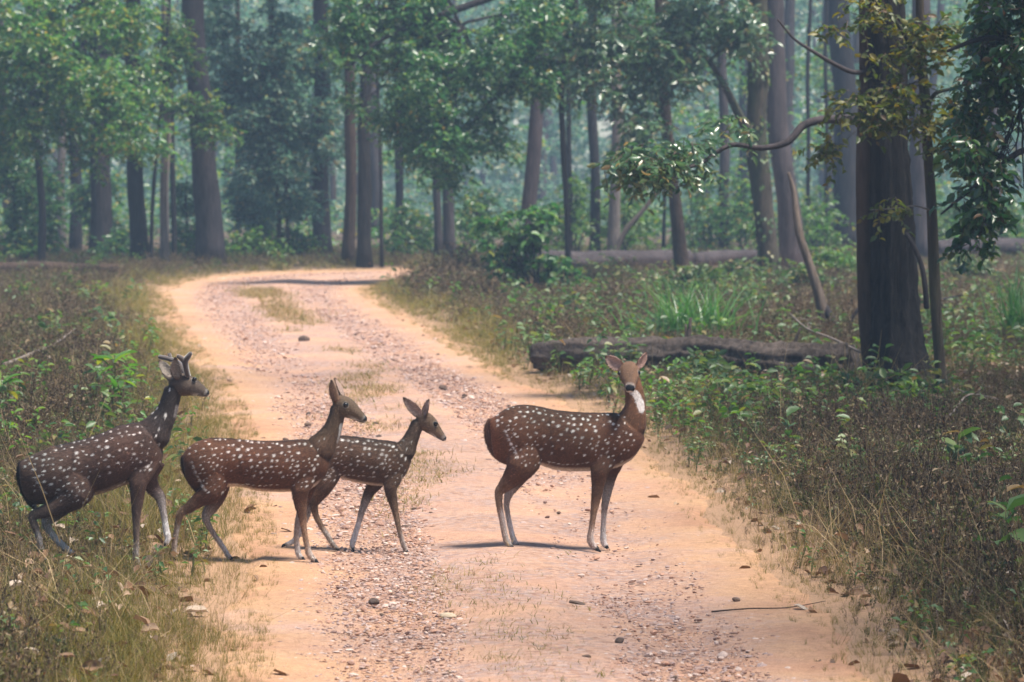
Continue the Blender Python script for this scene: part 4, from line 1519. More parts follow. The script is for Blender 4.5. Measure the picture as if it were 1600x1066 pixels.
# A2: darker saplings under it
for q, (px, pyb, h, rx, mt) in enumerate([(20, 410, 150, 40, 'leaf_dark'), (150, 404, 110, 34, 'leaf_dark'), (60, 408, 120, 30, 'leaf_dark'), (395, 404, 105, 38, 'leaf_pale'), (290, 404, 90, 26, 'leaf_dark')]):
    e, g, A, D = leafy_tree('sapling', ['dark sapling beneath the low green boughs', 'dark bushy sapling at the foot of the stout grey trunk', 'dark sapling around the leafy tree foot', 'pale sapling beyond the bend beside two thin stems', 'small dark sapling between the two big trunks'][q],
                            (px, pyb), [(px, pyb + 2, 6), (px + 3, pyb - h * .4, 5), (px, pyb - h, 4), (px + 2, pyb - h * 1.4, 2)], 'bark_dark', 420 + q, seg=8)
    els = [px_ell(px, pyb - h * .9, rx, h * .45, D, .6), px_ell(px + 12, pyb - h * .45, rx * .8, h * .25, D, .5)]
    foliage_parts(e, g, els, 430 + q, M[mt], M['bark_dark'], A[12, :3], 100, 5, 7, .3, .13, limb_r=.02, gap=3)

# B: pale tree on two thin stems
e, g, A, D = leafy_tree('leafy_tree', 'pale bluish leafed tree on two thin reddish stems at the bend', (434, 408), [(434, 410, 9), (436, 340, 8), (430, 250, 8), (425, 120, 7), (420, -80, 6)], 'bark_brown', 403)
bough(e, g, [P(450, 409, D), P(449, 340, D), P(446, 260, D), P(440, 180, D)], .06, .03, 'bark_brown', 5, name='second_stem')
els = [px_ell(430, 260, 75, 50, D, 1.4), px_ell(420, 180, 95, 50, D, 1.6), px_ell(440, 90, 95, 60, D, 1.8), px_ell(380, 30, 75, 50, D, 1.6), px_ell(500, 200, 50, 70, D, 1.3), px_ell(360, 130, 40, 60, D, 1.2), px_ell(450, 320, 50, 30, D, .8), px_ell(430, -120, 120, 100, D, 2)]
foliage_parts(e, g, els, 404, M['leaf_pale'], M['bark_brown'], P(430, 230, D), 820, 6, 8, .42, .16, droop=.3, ratio=.5, limb_r=.035, gap=2.4)
# B2: green boughs in front of the big trunk
e, g, A, D = leafy_tree('leafy_tree', 'slim tree whose yellow green sprays cross the largest trunk', (236, 420), [(236, 422, 7), (238, 330, 6), (246, 220, 6), (258, 100, 5), (266, -60, 4)], 'bark_dark', 405, seg=10)
els = [px_ell(275, 105, 45, 40, D, .8), px_ell(300, 165, 45, 22, D, .6), px_ell(250, 60, 45, 40, D, .8), px_ell(330, 200, 45, 22, D, .6)]
foliage_parts(e, g, els, 406, M['leaf_green'], M['bark_dark'], P(250, 170, D), 120, 5, 7, .36, .13, droop=.3, limb_r=.025, gap=2.5)

# C: dark green boughs hanging over the bend
e, g, A, D = leafy_tree('leafy_tree', 'tree whose dense dark green boughs hang over the bend of the track', (888, 440), [(888, 442, 11), (886, 340, 9), (880, 230, 9), (878, 120, 10), (890, 0, 10), (905, -200, 9), (910, -420, 7)], 'bark_dark', 407)
bough(e, g, [P(893, -60, D), P(895, 75, D - .3), P(820, 120, D - .8), P(760, 165, D - 1.0), P(720, 220, D - 1.2)], .07, .025, 'bark_dark', 6)
bough(e, g, [P(893, -90, D), P(800, -20, D - 1), P(700, 20, D - 1.4), P(600, 60, D - 1.8), P(540, 110, D - 2)], .09, .03, 'bark_dark', 7)
bough(e, g, [P(640, 50, D - 1.6), P(650, 120, D - 1.6), P(690, 200, D - 1.5), P(700, 260, D - 1.5)], .04, .012, 'bark_dark', 8)
els = [px_ell(560, 60, 70, 70, D - 1.5, 1.2), px_ell(640, 120, 80, 80, D - 1.5, 1.3), px_ell(690, 215, 65, 65, D - 1.5, 1.1), px_ell(740, 80, 90, 70, D - 1, 1.4), px_ell(820, 110, 70, 55, D - .6, 1.1), px_ell(620, 190, 45, 45, D - 1.5, .9),
       px_ell(700, 270, 35, 28, D - 1.5, .7), px_ell(850, 30, 70, 50, D - .5, 1.1), px_ell(660, 15, 110, 40, D - 1.3, 1.3), px_ell(520, 20, 45, 45, D - 1.8, .9), px_ell(770, 190, 45, 40, D - 1, .8), px_ell(580, 150, 45, 40, D - 1.6, .8), px_ell(660, -60, 120, 40, D - 1, .8)]
foliage_parts(e, g, els, 408, M['leaf_dark'], M['bark_dark'], P(720, 40, D - 1), 640, 6, 8, .36, .12, droop=.35, ratio=.6, limb_r=.03, gap=2.3)

# leaning brown tree
e, g, A, D = leafy_tree('leafy_tree', 'brown leaning tree with rough bark beside the grey fallen log', (1069, 442), [(1069, 446, 26), (1064, 410, 22), (1058, 350, 20), (1052, 290, 18), (1042, 200, 17), (1036, 110, 16), (1030, 0, 15), (1020, -200, 12), (1015, -420, 9)], 'bark_brown', 409)
els = [px_ell(1010, 95, 60, 55, D + 1, 1.0), px_ell(960, 30, 70, 50, D + 1, 1.0)]
foliage_parts(e, g, els, 410, M['leaf_dark'], M['bark_brown'], P(1034, 80, D), 110, 5, 7, .3, .12, droop=.3, limb_r=.025, gap=2.5)

# D: ivy-clad tree with glossy leaves
e, g, A, D = leafy_tree('leafy_tree', 'dark curving tree clad in ivy with boughs of glossy grey green leaves', (1206, 445), [(1207, 450, 36), (1203, 420, 30), (1196, 360, 30), (1188, 290, 32), (1182, 220, 32), (1184, 140, 32), (1186, 60, 31), (1182, -60, 29), (1178, -300, 22), (1176, -520, 14)], 'bark_mossy', 411, high=False)
bough(e, g, [P(1184, 225, D), P(1160, 190, D - .3), P(1135, 140, D - .6), P(1105, 92, D - .8), P(1080, 75, D - 1.0), P(1050, 62, D - 1.2)], .085, .035, 'bark_mossy', 9)
bough(e, g, [P(1105, 92, D - .8), P(1090, 110, D - 1), P(1050, 130, D - 1.4), P(1000, 125, D - 1.6), P(950, 120, D - 1.8)], .035, .012, 'bark_mossy', 10)
bough(e, g, [P(1108, 95, D - .8), P(1140, 65, D - .9), P(1165, 42, D - 1), P(1200, 30, D - 1)], .03, .012, 'bark_mossy', 11)
bough(e, g, [P(1080, 75, D - 1), P(1040, 100, D - 1.5), P(990, 150, D - 1.8), P(945, 190, D - 2)], .03, .01, 'bark_mossy', 12)
els = [px_ell(960, 125, 75, 50, D - 2, .9), px_ell(1010, 60, 90, 45, D - 1.6, 1.0), px_ell(1110, 35, 90, 40, D - 1.4, 1.0), px_ell(985, 195, 55, 45, D - 2, .8), px_ell(925, 70, 50, 45, D - 2, .8), px_ell(1200, 50, 60, 45, D - 1.4, .9), px_ell(1060, 110, 60, 35, D - 1.6, .7), px_ell(1000, -60, 160, 70, D - 1.5, 1.3), px_ell(1010, 245, 40, 30, D - 2, .5)]
foliage_parts(e, g, els, 412, M['leaf_gloss'], M['bark_mossy'], P(1080, 75, D - 1), 520, 5, 7, .36, .15, droop=.4, ratio=.44, singles=300, limb_r=.02, gap=2.4, gthr=-.10)
# ivy on the trunk
rngI = np.random.default_rng(9)
n = 420
ti = rngI.integers(6, 66, n)
an = rngI.uniform(0, 6.28, n)
cI = A[ti, :3] + np.stack([np.cos(an) * (A[ti, 3] + .02), np.sin(an) * (A[ti, 3] + .02), rngI.uniform(-.1, .1, n)], -1)
dI = np.stack([np.cos(an) * .3, np.sin(an) * .3, -np.ones(n)], -1) + rngI.normal(0, .4, (n, 3))
nI = np.stack([np.cos(an), np.sin(an), .6 * np.ones(n)], -1)
keep = noise2(cI[:, 2] * 4, an * 1.2, 1.0) > -.1
V, T = leaf_arrays(cI[keep], dI[keep], nI[keep], .09, .07)
put('ivy', mesh_np('ivy', V - g, T, M['leaf_mid']), e, kind='stuff')

# the big twin-stemmed tree
e, g, A, D = leafy_tree('twin_stemmed_tree', 'big black barked tree with a brown second stem, flaring at its foot', (1405, 612),
                        [(1408, 622, 96), (1405, 590, 86), (1400, 540, 76), (1396, 450, 70), (1392, 330, 64), (1388, 200, 60), (1386, 90, 58), (1384, 0, 57), (1382, -300, 50), (1380, -900, 40), (1378, -1600, 24)], 'bark_black', 413, flare=1.25, seg=56, ridge=.045)
bough(e, g, [P(1368, 610, D + .08), P(1360, 540, D + .05), P(1354, 420, D + .05), P(1351, 280, D + .05), P(1352, 150, D + .05), P(1354, 0, D), P(1356, -300, D), P(1350, -900, D), P(1340, -1500, D)], .098, .05, 'bark_brown', 14, name='second_stem', seg=22)
lb = bough(e, g, [P(1350, 182, D), P(1320, 186, D - .15), P(1285, 187, D - .3), P(1255, 196, D - .4), P(1230, 222, D - .5), P(1190, 231, D - .6), P(1145, 226, D - .7), P(1120, 238, D - .8), P(1100, 252, D - .9), P(1070, 262, D - 1), P(1020, 258, D - 1.1)], .044, .012, 'bark_grey', 15)
bough(e, g, [P(1352, 112, D), P(1330, 112, D - .1), P(1300, 98, D - .2), P(1270, 80, D - .3), P(1240, 60, D - .3), P(1215, 30, D - .3)], .025, .008, 'bark_grey', 16)
bough(e, g, [P(1415, 365, D - .35), P(1428, 385, D - .4), P(1440, 415, D - .45), P(1446, 450, D - .5), P(1448, 482, D - .5)], .02, .03, 'bark_dark', 17, name='dead_branch')
foliage_parts(e, g, [px_ell(1075, 232, 50, 20, D - .9, .4), px_ell(1035, 262, 50, 26, D - 1.1, .4), px_ell(1150, 195, 40, 14, D - .5, .3), px_ell(985, 262, 45, 27, D - 1.1, .35)], 415, M['leaf_gloss'], M['bark_grey'], P(1100, 252, D - .9), 46, 4, 6, .24, .10, droop=.35, ratio=.45, singles=120, limb_r=.008, n_limb=0, name='lower_leaves')
c = put('crown', CROWNS[1], e, Vector(A[-1, :3] - g) + Vector((0, 0, .3)))
c.scale = (.8, .8, .8)

# slender sapling with yellowing leaves in front of the big tree
e, g, A, D = leafy_tree('slender_sapling', 'slender wavy sapling with yellowing leaves beside the big black trunk', (1476, 640), [(1477, 648, 24), (1472, 600, 19), (1466, 540, 17), (1460, 440, 17), (1456, 330, 17), (1449, 220, 17), (1446, 160, 17), (1440, 90, 14), (1437, 0, 13), (1434, -150, 11), (1430, -420, 8)], 'bark_mossy', 416, seg=14, ridge=.01)
bough(e, g, [P(1447, 165, D), P(1440, 110, D - .1), P(1422, 70, D - .2), P(1400, 35, D - .3), P(1370, 5, D - .3), P(1340, -20, D - .3)], .026, .01, 'bark_mossy', 18)
bough(e, g, [P(1450, 165, D), P(1462, 146, D - .1), P(1490, 138, D - .1), P(1530, 125, D - .2)], .025, .008, 'bark_mossy', 19)
bough(e, g, [P(1443, 130, D), P(1425, 110, D + .1), P(1410, 95, D + .1)], .022, .01, 'bark_mossy', 20)
bough(e, g, [P(1452, 265, D), P(1475, 240, D), P(1500, 225, D - .1)], .016, .006, 'bark_mossy', 21)
bough(e, g, [P(1457, 330, D), P(1430, 322, D - .2), P(1395, 326, D - .3), P(1360, 328, D - .4)], .008, .003, 'bark_pale', 22, name='twig')
els = [px_ell(1385, 160, 70, 40, D - .5, .4), px_ell(1345, 165, 45, 22, D - .5, .4), px_ell(1400, 60, 80, 40, D - .4, .4), px_ell(1310, 235, 40, 18, D - .3, .3), px_ell(1500, 190, 60, 50, D - .3, .4), px_ell(1330, 20, 70, 35, D - .4, .4), px_ell(1400, 255, 35, 40, D - .5, .3), px_ell(1385, 320, 16, 14, D - .4, .08), px_ell(1470, 60, 50, 50, D - .2, .4), px_ell(1240, 20, 60, 25, D - .4, .3)]
foliage_parts(e, g, els, 417, M['leaf_yellow'], M['bark_mossy'], P(1443, 130, D), 120, 4, 6, .22, .080, droop=.3, ratio=.55, singles=300, limb_r=.006, gap=2.6, n_limb=6)

# E: dark broad leaves of a near tree
e, g, A, D = leafy_tree('broadleaf_tree', 'near tree hanging large dark green leaves in front of the forest', (1730, 660), [(1730, 664, 40), (1728, 500, 34), (1722, 300, 32), (1715, 100, 30), (1712, -200, 26), (1706, -600, 16)], 'bark_dark', 418)
bough(e, g, [P(1720, 200, D), P(1660, 120, D - .4), P(1600, 70, D - .7), P(1540, 60, D - .9), P(1480, 80, D - 1)], .05, .012, 'bark_dark', 23)
bough(e, g, [P(1722, 290, D), P(1660, 240, D - .4), P(1600, 235, D - .7), P(1550, 270, D - .9), P(1500, 310, D - 1), P(1470, 335, D - 1)], .04, .006, 'bark_dark', 24)
els = [px_ell(1560, 60, 85, 65, D - .8, .5), px_ell(1570, 165, 75, 55, D - .8, .5), px_ell(1585, 250, 60, 50, D - .8, .4), px_ell(1545, 310, 55, 40, D - .9, .4), px_ell(1500, 100, 50, 60, D - .9, .4), px_ell(1530, 370, 38, 28, D - .9, .25), px_ell(1600, 345, 45, 45, D - .8, .3), px_ell(1660, 200, 60, 150, D - .5, .5), px_ell(1520, 240, 45, 40, D - .9, .35), px_ell(1580, -60, 110, 60, D - .8, .5)]
foliage_parts(e, g, els, 419, M['leaf_near'], M['bark_dark'], P(1600, 150, D - .7), 360, 4, 5, .22, .098, droop=.5, ratio=.58, singles=300, limb_r=.012, gap=3.4, gthr=.02, n_limb=7)

# tall trees of the same forest edge, just out of view: their crowns shade the verge
for q, (x_, y_, h_, lab) in enumerate([(5.6, 14.5, 8.5, 'tall tree at the forest edge shading the near weeds'), (7.2, 19.5, 9.5, 'tall tree at the forest edge shading the brown weeds'), (6.6, 25.5, 8.8, 'tall tree at the forest edge shading the weeds before the log'),
                                       (8.4, 31.5, 10, 'tall tree at the forest edge shading the furrowed log'), (9.5, 38.5, 10.5, 'tall tree at the forest edge shading the far log'), (10.5, 29.0, 10, 'tall tree deeper in at the forest edge')]):
    rngT = np.random.default_rng(800 + q)
    g = np.array((x_, y_, tz(x_, y_)))
    e = empty('forest_tree', g)
    pth = trunk_path(g, g + np.array((.1, 0, 4)), h_, rngT, wob=.05)
    pth[0, 2] -= .1
    gt = Geo()
    gt.add(*[x if i else x - g for i, x in enumerate(tube_arrays(pth, trunk_radii(pth, .2, h_ * 1.3), 18, ridge=.03, lump=.03, rng=rngT))])
    put('trunk', gt.mesh('trunk', [M['bark_dark']]), e)
    for w_ in range(2):
        c = put('crown', CROWNS[(q + w_) % 3], e, Vector(pth[-1] - g) + Vector((rngT.uniform(-.8, .8), rngT.uniform(-.8, .8), w_ * .9 - .3)))
        c.scale = (1.15, 1.15, 1.0)
        c.rotation_euler = (0, 0, rngT.uniform(0, 6))
    tag(e, lab, 'tree', 'trees at the forest edge')

# leaning dead stem with a fork
e, g, A, D = leafy_tree('dead_stem', 'pale leaning dead stem propped among the weeds beyond the log', (1292, 532), [(1292, 534, 21), (1288, 500, 18), (1276, 450, 16), (1262, 405, 14), (1250, 370, 13), (1244, 335, 11), (1240, 300, 8), (1232, 270, 5)], 'bark_snag', 440, seg=12, cat='dead tree', flare=1.15)
bough(e, g, [P(1288, 480, D), P(1300, 500, D - .1), P(1312, 530, D - .2)], .05, .035, 'bark_dark', 25, name='root')
bough(e, g, [P(1322, 525, D - .3), P(1330, 500, D - .3), P(1345, 478, D - .3)], .03, .02, 'bark_dark', 26, name='root')
bough(e, g, [P(1266, 292, D + 20), P(1250, 300, D + 20), P(1245, 330, D + 12)], .05, .02, 'bark_pale', 27, name='snag') if False else None

# leaning pale branch in the haze
e, g, A, D = leafy_tree('leaning_branch', 'pale dead branch leaning across the far trunks', (955, 412), [(955, 414, 9), (975, 365, 9), (1000, 335, 8), (1035, 292, 6), (1060, 262, 4)], 'bark_snag', 441, seg=8, cat='branch', flare=1.05)

# ------------------------------------------------------------------ shrubs


def shrub(name, label, foot, els_px, leafmat, seed, n_cl, leaf_len, singles=0, depth=.4, stems=6, bark='bark_dark', tw=.22, nt=4, nl=6, ratio=.55, droop=.25, group=None, cat='shrub'):
    rng = np.random.default_rng(seed)
    g = G(*foot)
    g[2] = tz(g[0], g[1])
    D = g[1]
    e = empty(name, g)
    els = [px_ell(px, py, rx, ry, D + dd, depth) for (px, py, rx, ry, dd) in els_px]
    foliage_parts(e, g, els, seed, leafmat, M[bark], g, n_cl, nt, nl, tw, leaf_len, droop=droop, ratio=ratio, singles=singles, limb_r=.02, name='foliage', gap=None)
    for q in range(stems):
        t = els[q % len(els)][0] + rng.normal(0, .12, 3)
        gs = Geo()
        gs.add(*[x if i else x - g for i, x in enumerate(tube_arrays(curve_pts(g + rng.normal(0, .04, 3) * (1, 1, 0) - (0, 0, .05), t, 7, .03, .03, rng), np.linspace(.016, .005, 7), 6))])
        put('stem', gs.mesh('stem', [M[bark]]), e)
    tag(e, label, cat, group)
    return e


shrub('leafy_shrub', 'broad leaved green shrub at the track edge before the grey log', (838, 474), [(800, 400, 45, 35, 0), (830, 355, 50, 38, 0), (780, 360, 32, 28, 0), (865, 400, 38, 26, 0), (905, 425, 25, 16, .1), (815, 440, 40, 22, -.1), (850, 335, 40, 22, 0)], M['leaf_sapling'], 501, 44, .15, singles=280, depth=.45, ratio=.62)
shrub('leafy_shrub', 'low dark shrub under the broad leaved shrub', (870, 500), [(850, 478, 35, 14, 0), (900, 480, 30, 16, 0), (820, 485, 22, 12, 0)], M['leaf_mid'], 502, 24, .08, singles=60, depth=.25, stems=4, tw=.15)
for q, (px, py, w, h, mt, lab) in enumerate([
        (1090, 470, 60, 26, 'leaf_mid', 'green undergrowth bush behind the tall grass tuft'),
        (1170, 455, 55, 24, 'leaf_mid', 'green bush at the foot of the ivy-clad tree'),
        (1260, 470, 50, 26, 'leaf_mid', 'green bush behind the leaning dead stem'),
        (1310, 440, 50, 24, 'leaf_bright', 'pale green bush before the broad dark trunk'),
        (1390, 640, 46, 26, 'leaf_mid', 'leafy seedlings crowding the foot of the big black trunk'),
        (1440, 648, 28, 18, 'leaf_bright', 'bright seedling tangle between big trunk and slender sapling'),
        (1520, 445, 60, 26, 'leaf_mid', 'green bush before the dark half-hidden log'),
        (1180, 500, 46, 20, 'leaf_mid', 'low bush beside the tall grass tuft'),
        (1330, 640, 24, 16, 'leaf_mid', 'small bush at the thick end of the furrowed log'),
        (1480, 520, 40, 20, 'leaf_mid', 'low green bush behind the slender sapling'),
        (1100, 605, 34, 22, 'leaf_mid', 'grey green bush growing against the furrowed log')]):
    shrub('undergrowth_bush', lab, (px, py), [(px - w * .4, py - h * 1.0, w * .7, h * .9, 0), (px + w * .4, py - h * .9, w * .7, h * .8, .3), (px, py - h * 1.6, w * .6, h * .6, 0)], M[mt], 510 + q, 48, .10, singles=60, depth=.5, stems=4, tw=.16, nt=4, nl=5, group='bushes in the undergrowth')

# understory beyond the track: bright greens in the haze
for q, (px, py, w, h, mt, lab) in enumerate([
        (300, 408, 40, 34, 'leaf_green', 'hazy green shrub between the two largest far trunks'),
        (395, 410, 60, 28, 'leaf_bright', 'hazy bright bush beyond the bend by a thin reddish stem'),
        (470, 408, 40, 26, 'leaf_green', 'hazy green bush beyond the bend under the pale tree'),
        (640, 408, 40, 44, 'leaf_green', 'hazy shrub beside the faint grey trunk'),
        (745, 408, 46, 70, 'leaf_green', 'tall hazy shrub between the paired trunks and leafy shrub'),
        (900, 408, 50, 80, 'leaf_bright', 'bright yellow green shrub behind the grey fallen log'),
        (975, 408, 46, 70, 'leaf_bright', 'bright green shrub behind the pale hazy trunk'),
        (1090, 408, 40, 80, 'leaf_green', 'green shrub beyond the leaning brown tree'),
        (1160, 408, 36, 90, 'leaf_green', 'tall green shrub beyond the ivy-clad tree'),
        (1275, 404, 36, 60, 'leaf_bright', 'bright green shrub behind the leaning dead stem'),
        (1490, 404, 50, 50, 'leaf_green', 'hazy shrub beyond the slender sapling'),
        (1585, 404, 40, 50, 'leaf_green', 'hazy shrub beyond the overhanging dark leaves'),
        (30, 410, 50, 30, 'leaf_green', 'hazy shrub at the far edge of the weeds by a thin trunk'),
        (190, 410, 30, 30, 'leaf_dark', 'dark shrub between stout grey and straight dark trunks')]):
    shrub('understory_shrub', lab, (px, py), [(px - w * .4, py - h * .7, w * .6, h * .6, 0), (px + w * .4, py - h * .8, w * .6, h * .6, 1), (px, py - h * 1.35, w * .6, h * .5, .5)], M[mt], 540 + q, 34, .14, depth=1.2, stems=3, tw=.4, nt=5, nl=7, group='shrubs beyond the bend')

# distant wood: nobody could count it
rngW = np.random.default_rng(88)
gW = Geo()
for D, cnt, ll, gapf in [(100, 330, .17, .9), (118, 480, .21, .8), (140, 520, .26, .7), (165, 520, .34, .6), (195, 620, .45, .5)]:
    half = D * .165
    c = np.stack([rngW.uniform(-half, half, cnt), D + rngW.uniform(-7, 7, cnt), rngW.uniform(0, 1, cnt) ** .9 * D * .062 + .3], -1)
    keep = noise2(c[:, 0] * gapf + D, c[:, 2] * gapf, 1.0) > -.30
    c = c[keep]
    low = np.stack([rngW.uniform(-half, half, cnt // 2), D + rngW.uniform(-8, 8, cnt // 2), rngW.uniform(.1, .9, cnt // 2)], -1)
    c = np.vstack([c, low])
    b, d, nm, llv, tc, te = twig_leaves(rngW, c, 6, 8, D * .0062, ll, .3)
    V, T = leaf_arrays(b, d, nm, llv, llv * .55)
    gW.add(V, T=T, m=int(D > 105))  # farther layers take the leaf colour with haze painted in
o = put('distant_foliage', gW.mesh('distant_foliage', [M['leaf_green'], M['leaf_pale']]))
tag(o, 'mass of hazy green foliage filling the distant forest', 'foliage', kind='stuff')
# dense backing far inside the wood
gB = Geo()
c = np.stack([rngW.uniform(-62, 62, 1800), 235 + rngW.uniform(-14, 14, 1800), rngW.uniform(0, 18, 1800)], -1)
b, d, nm, llv, tc, te = twig_leaves(rngW, c, 5, 7, 2.0, .9, .3)
V, T = leaf_arrays(b, d, nm, llv, llv * .6)
gB.add(V, T=T)
o = put('distant_woodland', gB.mesh('distant_woodland', [M['leaf_green']]))
tag(o, 'far wood that closes the view behind every trunk', 'woodland', kind='stuff')

# ------------------------------------------------------------------ ground cover


def blades(rng, n, h, w, lean, spread, m=0, g=None, seg=2, h_jit=.4):
    """Thin bent blades from one root."""
    g = g or Geo()
    for _ in range(n):
        a = rng.uniform(0, 6.28)
        hh = h * rng.uniform(1 - h_jit, 1 + h_jit * .6)
        le = lean * rng.uniform(.2, 1.2) * hh
        root = np.array((rng.normal(0, spread), rng.normal(0, spread), -.01))
        t = np.linspace(0, 1, seg + 1)
        out = np.array((math.cos(a), math.sin(a), 0))
        sd = np.array((-math.sin(a), math.cos(a), 0))
        tw = rng.uniform(-1, 1)
        sd = sd * math.cos(tw) + out * math.sin(tw)
        c = root + out * (le * t ** 1.8)[:, None] + np.array((0, 0, 1)) * (hh * (t - .12 * lean * t ** 2))[:, None]
        ww = w * (1 - t ** 1.5) * .5 + w * .06
        V = np.concatenate([c + sd * ww[:, None], c - sd * ww[:, None]])
        k = seg + 1
        Q = [(i, i + 1, k + i + 1, k + i) for i in range(seg)]
        g.add(V, Q, m=m)
    return g


def weed(rng, n_st, h, m_leaf=0, m_stem=0, leafy=9, lsz=.022, thick=.0022):
    """Dry herb: branching wiry stems set with small curled leaves and seed heads."""
    g = Geo()
    for _ in range(n_st):
        a, le = rng.uniform(0, 6.28), rng.uniform(.05, .45)
        hh = h * rng.uniform(.55, 1.15)
        root = np.array((rng.normal(0, .025), rng.normal(0, .025), -.01))
        top = root + np.array((math.cos(a) * le * hh, math.sin(a) * le * hh, hh))
        mid = (root + top) / 2 + rng.normal(0, .015, 3)
        r = thick
        tv, tq, tt = tube_arrays(np.stack([root, mid, top]), [r, r * .8, r * .4], 3)
        g.add(tv, tq, None, m_stem)
        nl = leafy + rng.integers(0, 5)
        t = rng.uniform(.22, 1.02, nl)
        base = np.where(t[:, None] < .5, root + (mid - root) * (t * 2)[:, None], mid + (top - mid) * ((t - .5) * 2)[:, None])
        d = rng.normal(0, 1, (nl, 3))
        d[:, 2] += .35
        V, T = leaf_arrays(base, d, rng.normal(0, 1, (nl, 3)) + (0, 0, .5), lsz * rng.uniform(.6, 1.5, nl), lsz * rng.uniform(.3, .6, nl))
        g.add(V, T=T, m=m_leaf)
    return g


def herb(rng, n_lf, h, ll, ratio=.55, stem=True):
    g = Geo()
    for q in range(n_lf):
        a = rng.uniform(0, 6.28)
        z = h * rng.uniform(.25, 1)
        rr = h * rng.uniform(.05, .4)
        b = np.array((math.cos(a) * rr * .5, math.sin(a) * rr * .5, z))
        d = np.array((math.cos(a), math.sin(a), rng.uniform(-.5, .5)))
        V, T = leaf_arrays(b[None], d[None], np.array([[rng.normal(0, .4), rng.normal(0, .4), 1]]), ll * rng.uniform(.6, 1.2), ll * ratio, big=ll > .05)
        g.add(V, T=T)
        if stem:
            tv, tq, tt = tube_arrays(np.stack([(0, 0, -.01), b * (.3, .3, .6), b]), [.002, .0016, .001], 3)
            g.add(tv, tq, None, 1)
    return g


def proto_coll(name, meshes):
    c = bpy.data.collections.new(name)
    for i, me in enumerate(meshes):
        o = bpy.data.objects.new('%s_%02d' % (name, i), me)
        c.objects.link(o)
    return c


def scatter(name, label, cat, coll, n_var, pts, scl, rot, seed, group=None):
    """One object of stuff: plants set on given points by geometry nodes."""
    rng = np.random.default_rng(seed)
    me = bpy.data.meshes.new(name)
    me.vertices.add(len(pts))
    me.vertices.foreach_set('co', np.asarray(pts, np.float32).ravel())
    for nm, ty, fld, arr in (('scl', 'FLOAT_VECTOR', 'vector', scl), ('rot', 'FLOAT_VECTOR', 'vector', rot), ('idx', 'INT', 'value', rng.integers(0, n_var, len(pts)))):
        at = me.attributes.new(nm, ty, 'POINT')
        at.data.foreach_set(fld, np.asarray(arr, np.int32 if ty == 'INT' else np.float32).ravel())
    o = put(name, me)
    ng = bpy.data.node_groups.new(name, 'GeometryNodeTree')
    ng.interface.new_socket('Geometry', in_out='INPUT', socket_type='NodeSocketGeometry')
    ng.interface.new_socket('Geometry', in_out='OUTPUT', socket_type='NodeSocketGeometry')
    N, L = ng.nodes, ng.links
    gi, go = N.new('NodeGroupInput'), N.new('NodeGroupOutput')
    ci = N.new('GeometryNodeCollectionInfo')
    ci.inputs['Collection'].default_value = coll
    ci.inputs['Separate Children'].default_value = True
    ci.inputs['Reset Children'].default_value = True
    ip = N.new('GeometryNodeInstanceOnPoints')
    ip.inputs['Pick Instance'].default_value = True

    def attr(nm, ty):
        a = N.new('GeometryNodeInputNamedAttribute')
        a.data_type = ty
        a.inputs['Name'].default_value = nm
        return a.outputs['Attribute']
    L.new(gi.outputs[0], ip.inputs['Points'])
    L.new(ci.outputs[0], ip.inputs['Instance'])
    L.new(attr('idx', 'INT'), ip.inputs['Instance Index'])
    L.new(attr('rot', 'FLOAT_VECTOR'), ip.inputs['Rotation'])
    L.new(attr('scl', 'FLOAT_VECTOR'), ip.inputs['Scale'])
    L.new(ip.outputs[0], go.inputs[0])
    o.modifiers.new('scatter', 'NODES').node_group = ng
    tag(o, label, cat, group, 'stuff')
    return o


def verge_points(rng, n, y0, y1, power=1.0, margin=1.28, rmin=0.0, rmax=99, accept=None):
    """Points off the track, spread so that near ground is the densest."""
    out = []
    tot = 0
    while tot < n:
        u = rng.uniform(0, 1, n)
        y = y0 * (y1 / y0) ** (u ** power)
        x = rng.uniform(-1, 1, n) * (y * .1404 * margin + .8)
        rd = road_dist(x, y)
        k = (rd > rmin) & (rd < rmax)
        if accept is not None:
            k &= accept(x, y, rd, rng.uniform(0, 1, n))
        p = np.stack([x[k], y[k], terrain(x[k], y[k], rd[k])], -1)
        out.append(np.c_[p, rd[k]])
        tot += len(p)
    return np.vstack(out)[:n]


def rz(rng, n, tilt=.15):
    return np.stack([rng.normal(0, tilt, n), rng.normal(0, tilt, n), rng.uniform(0, 6.28, n)], -1)


def s3(v):
    return np.repeat(np.asarray(v)[:, None], 3, 1)


rg = np.random.default_rng(21)
# dry brown weeds
C1 = proto_coll('dry_weed_kinds', [weed(rg, 6, .30, lsz=.036, leafy=7, thick=.0028).mesh('dry_weed', [M['weed_brown']]) for _ in range(4)] + [weed(rg, 6, .22, 0, 1, lsz=.042, leafy=7).mesh('dry_weed', [M['weed_olive'], M['weed_brown']]) for _ in range(3)] + [weed(rg, 4, .42, lsz=.024, leafy=14, thick=.0036).mesh('dry_weed', [M['weed_brown']]) for _ in range(1)])
p = verge_points(rg, 40000, 13, 90, .85, rmin=.05, accept=lambda x, y, rd, u: u < (.30 + .70 * sstep(.2, 1.3, rd)) * np.where(noise2(x * .9, y * .6, .8) > -.35, 1, .45))
near = np.clip(p[:, 1] / 30, .8, 1.7)
hr = np.interp(p[:, 1], [13, 22, 28, 33, 37, 42, 60, 66, 90], [1.05, .95, .70, .40, .42, .75, .75, .65, .5])
hl = np.interp(p[:, 1], [13, 15.5, 17, 20, 24, 40, 90], [.85, .72, .42, .42, .70, .75, .55])
patch = 1 + .45 * noise2(p[:, 0] * 1.6, p[:, 1] * 1.1, 1.0)
tall = np.exp(-(((p[:, 0] + 1.5) / 1.3) ** 2 + ((p[:, 1] - 66) / 9) ** 2)) * (p[:, 3] < 4)
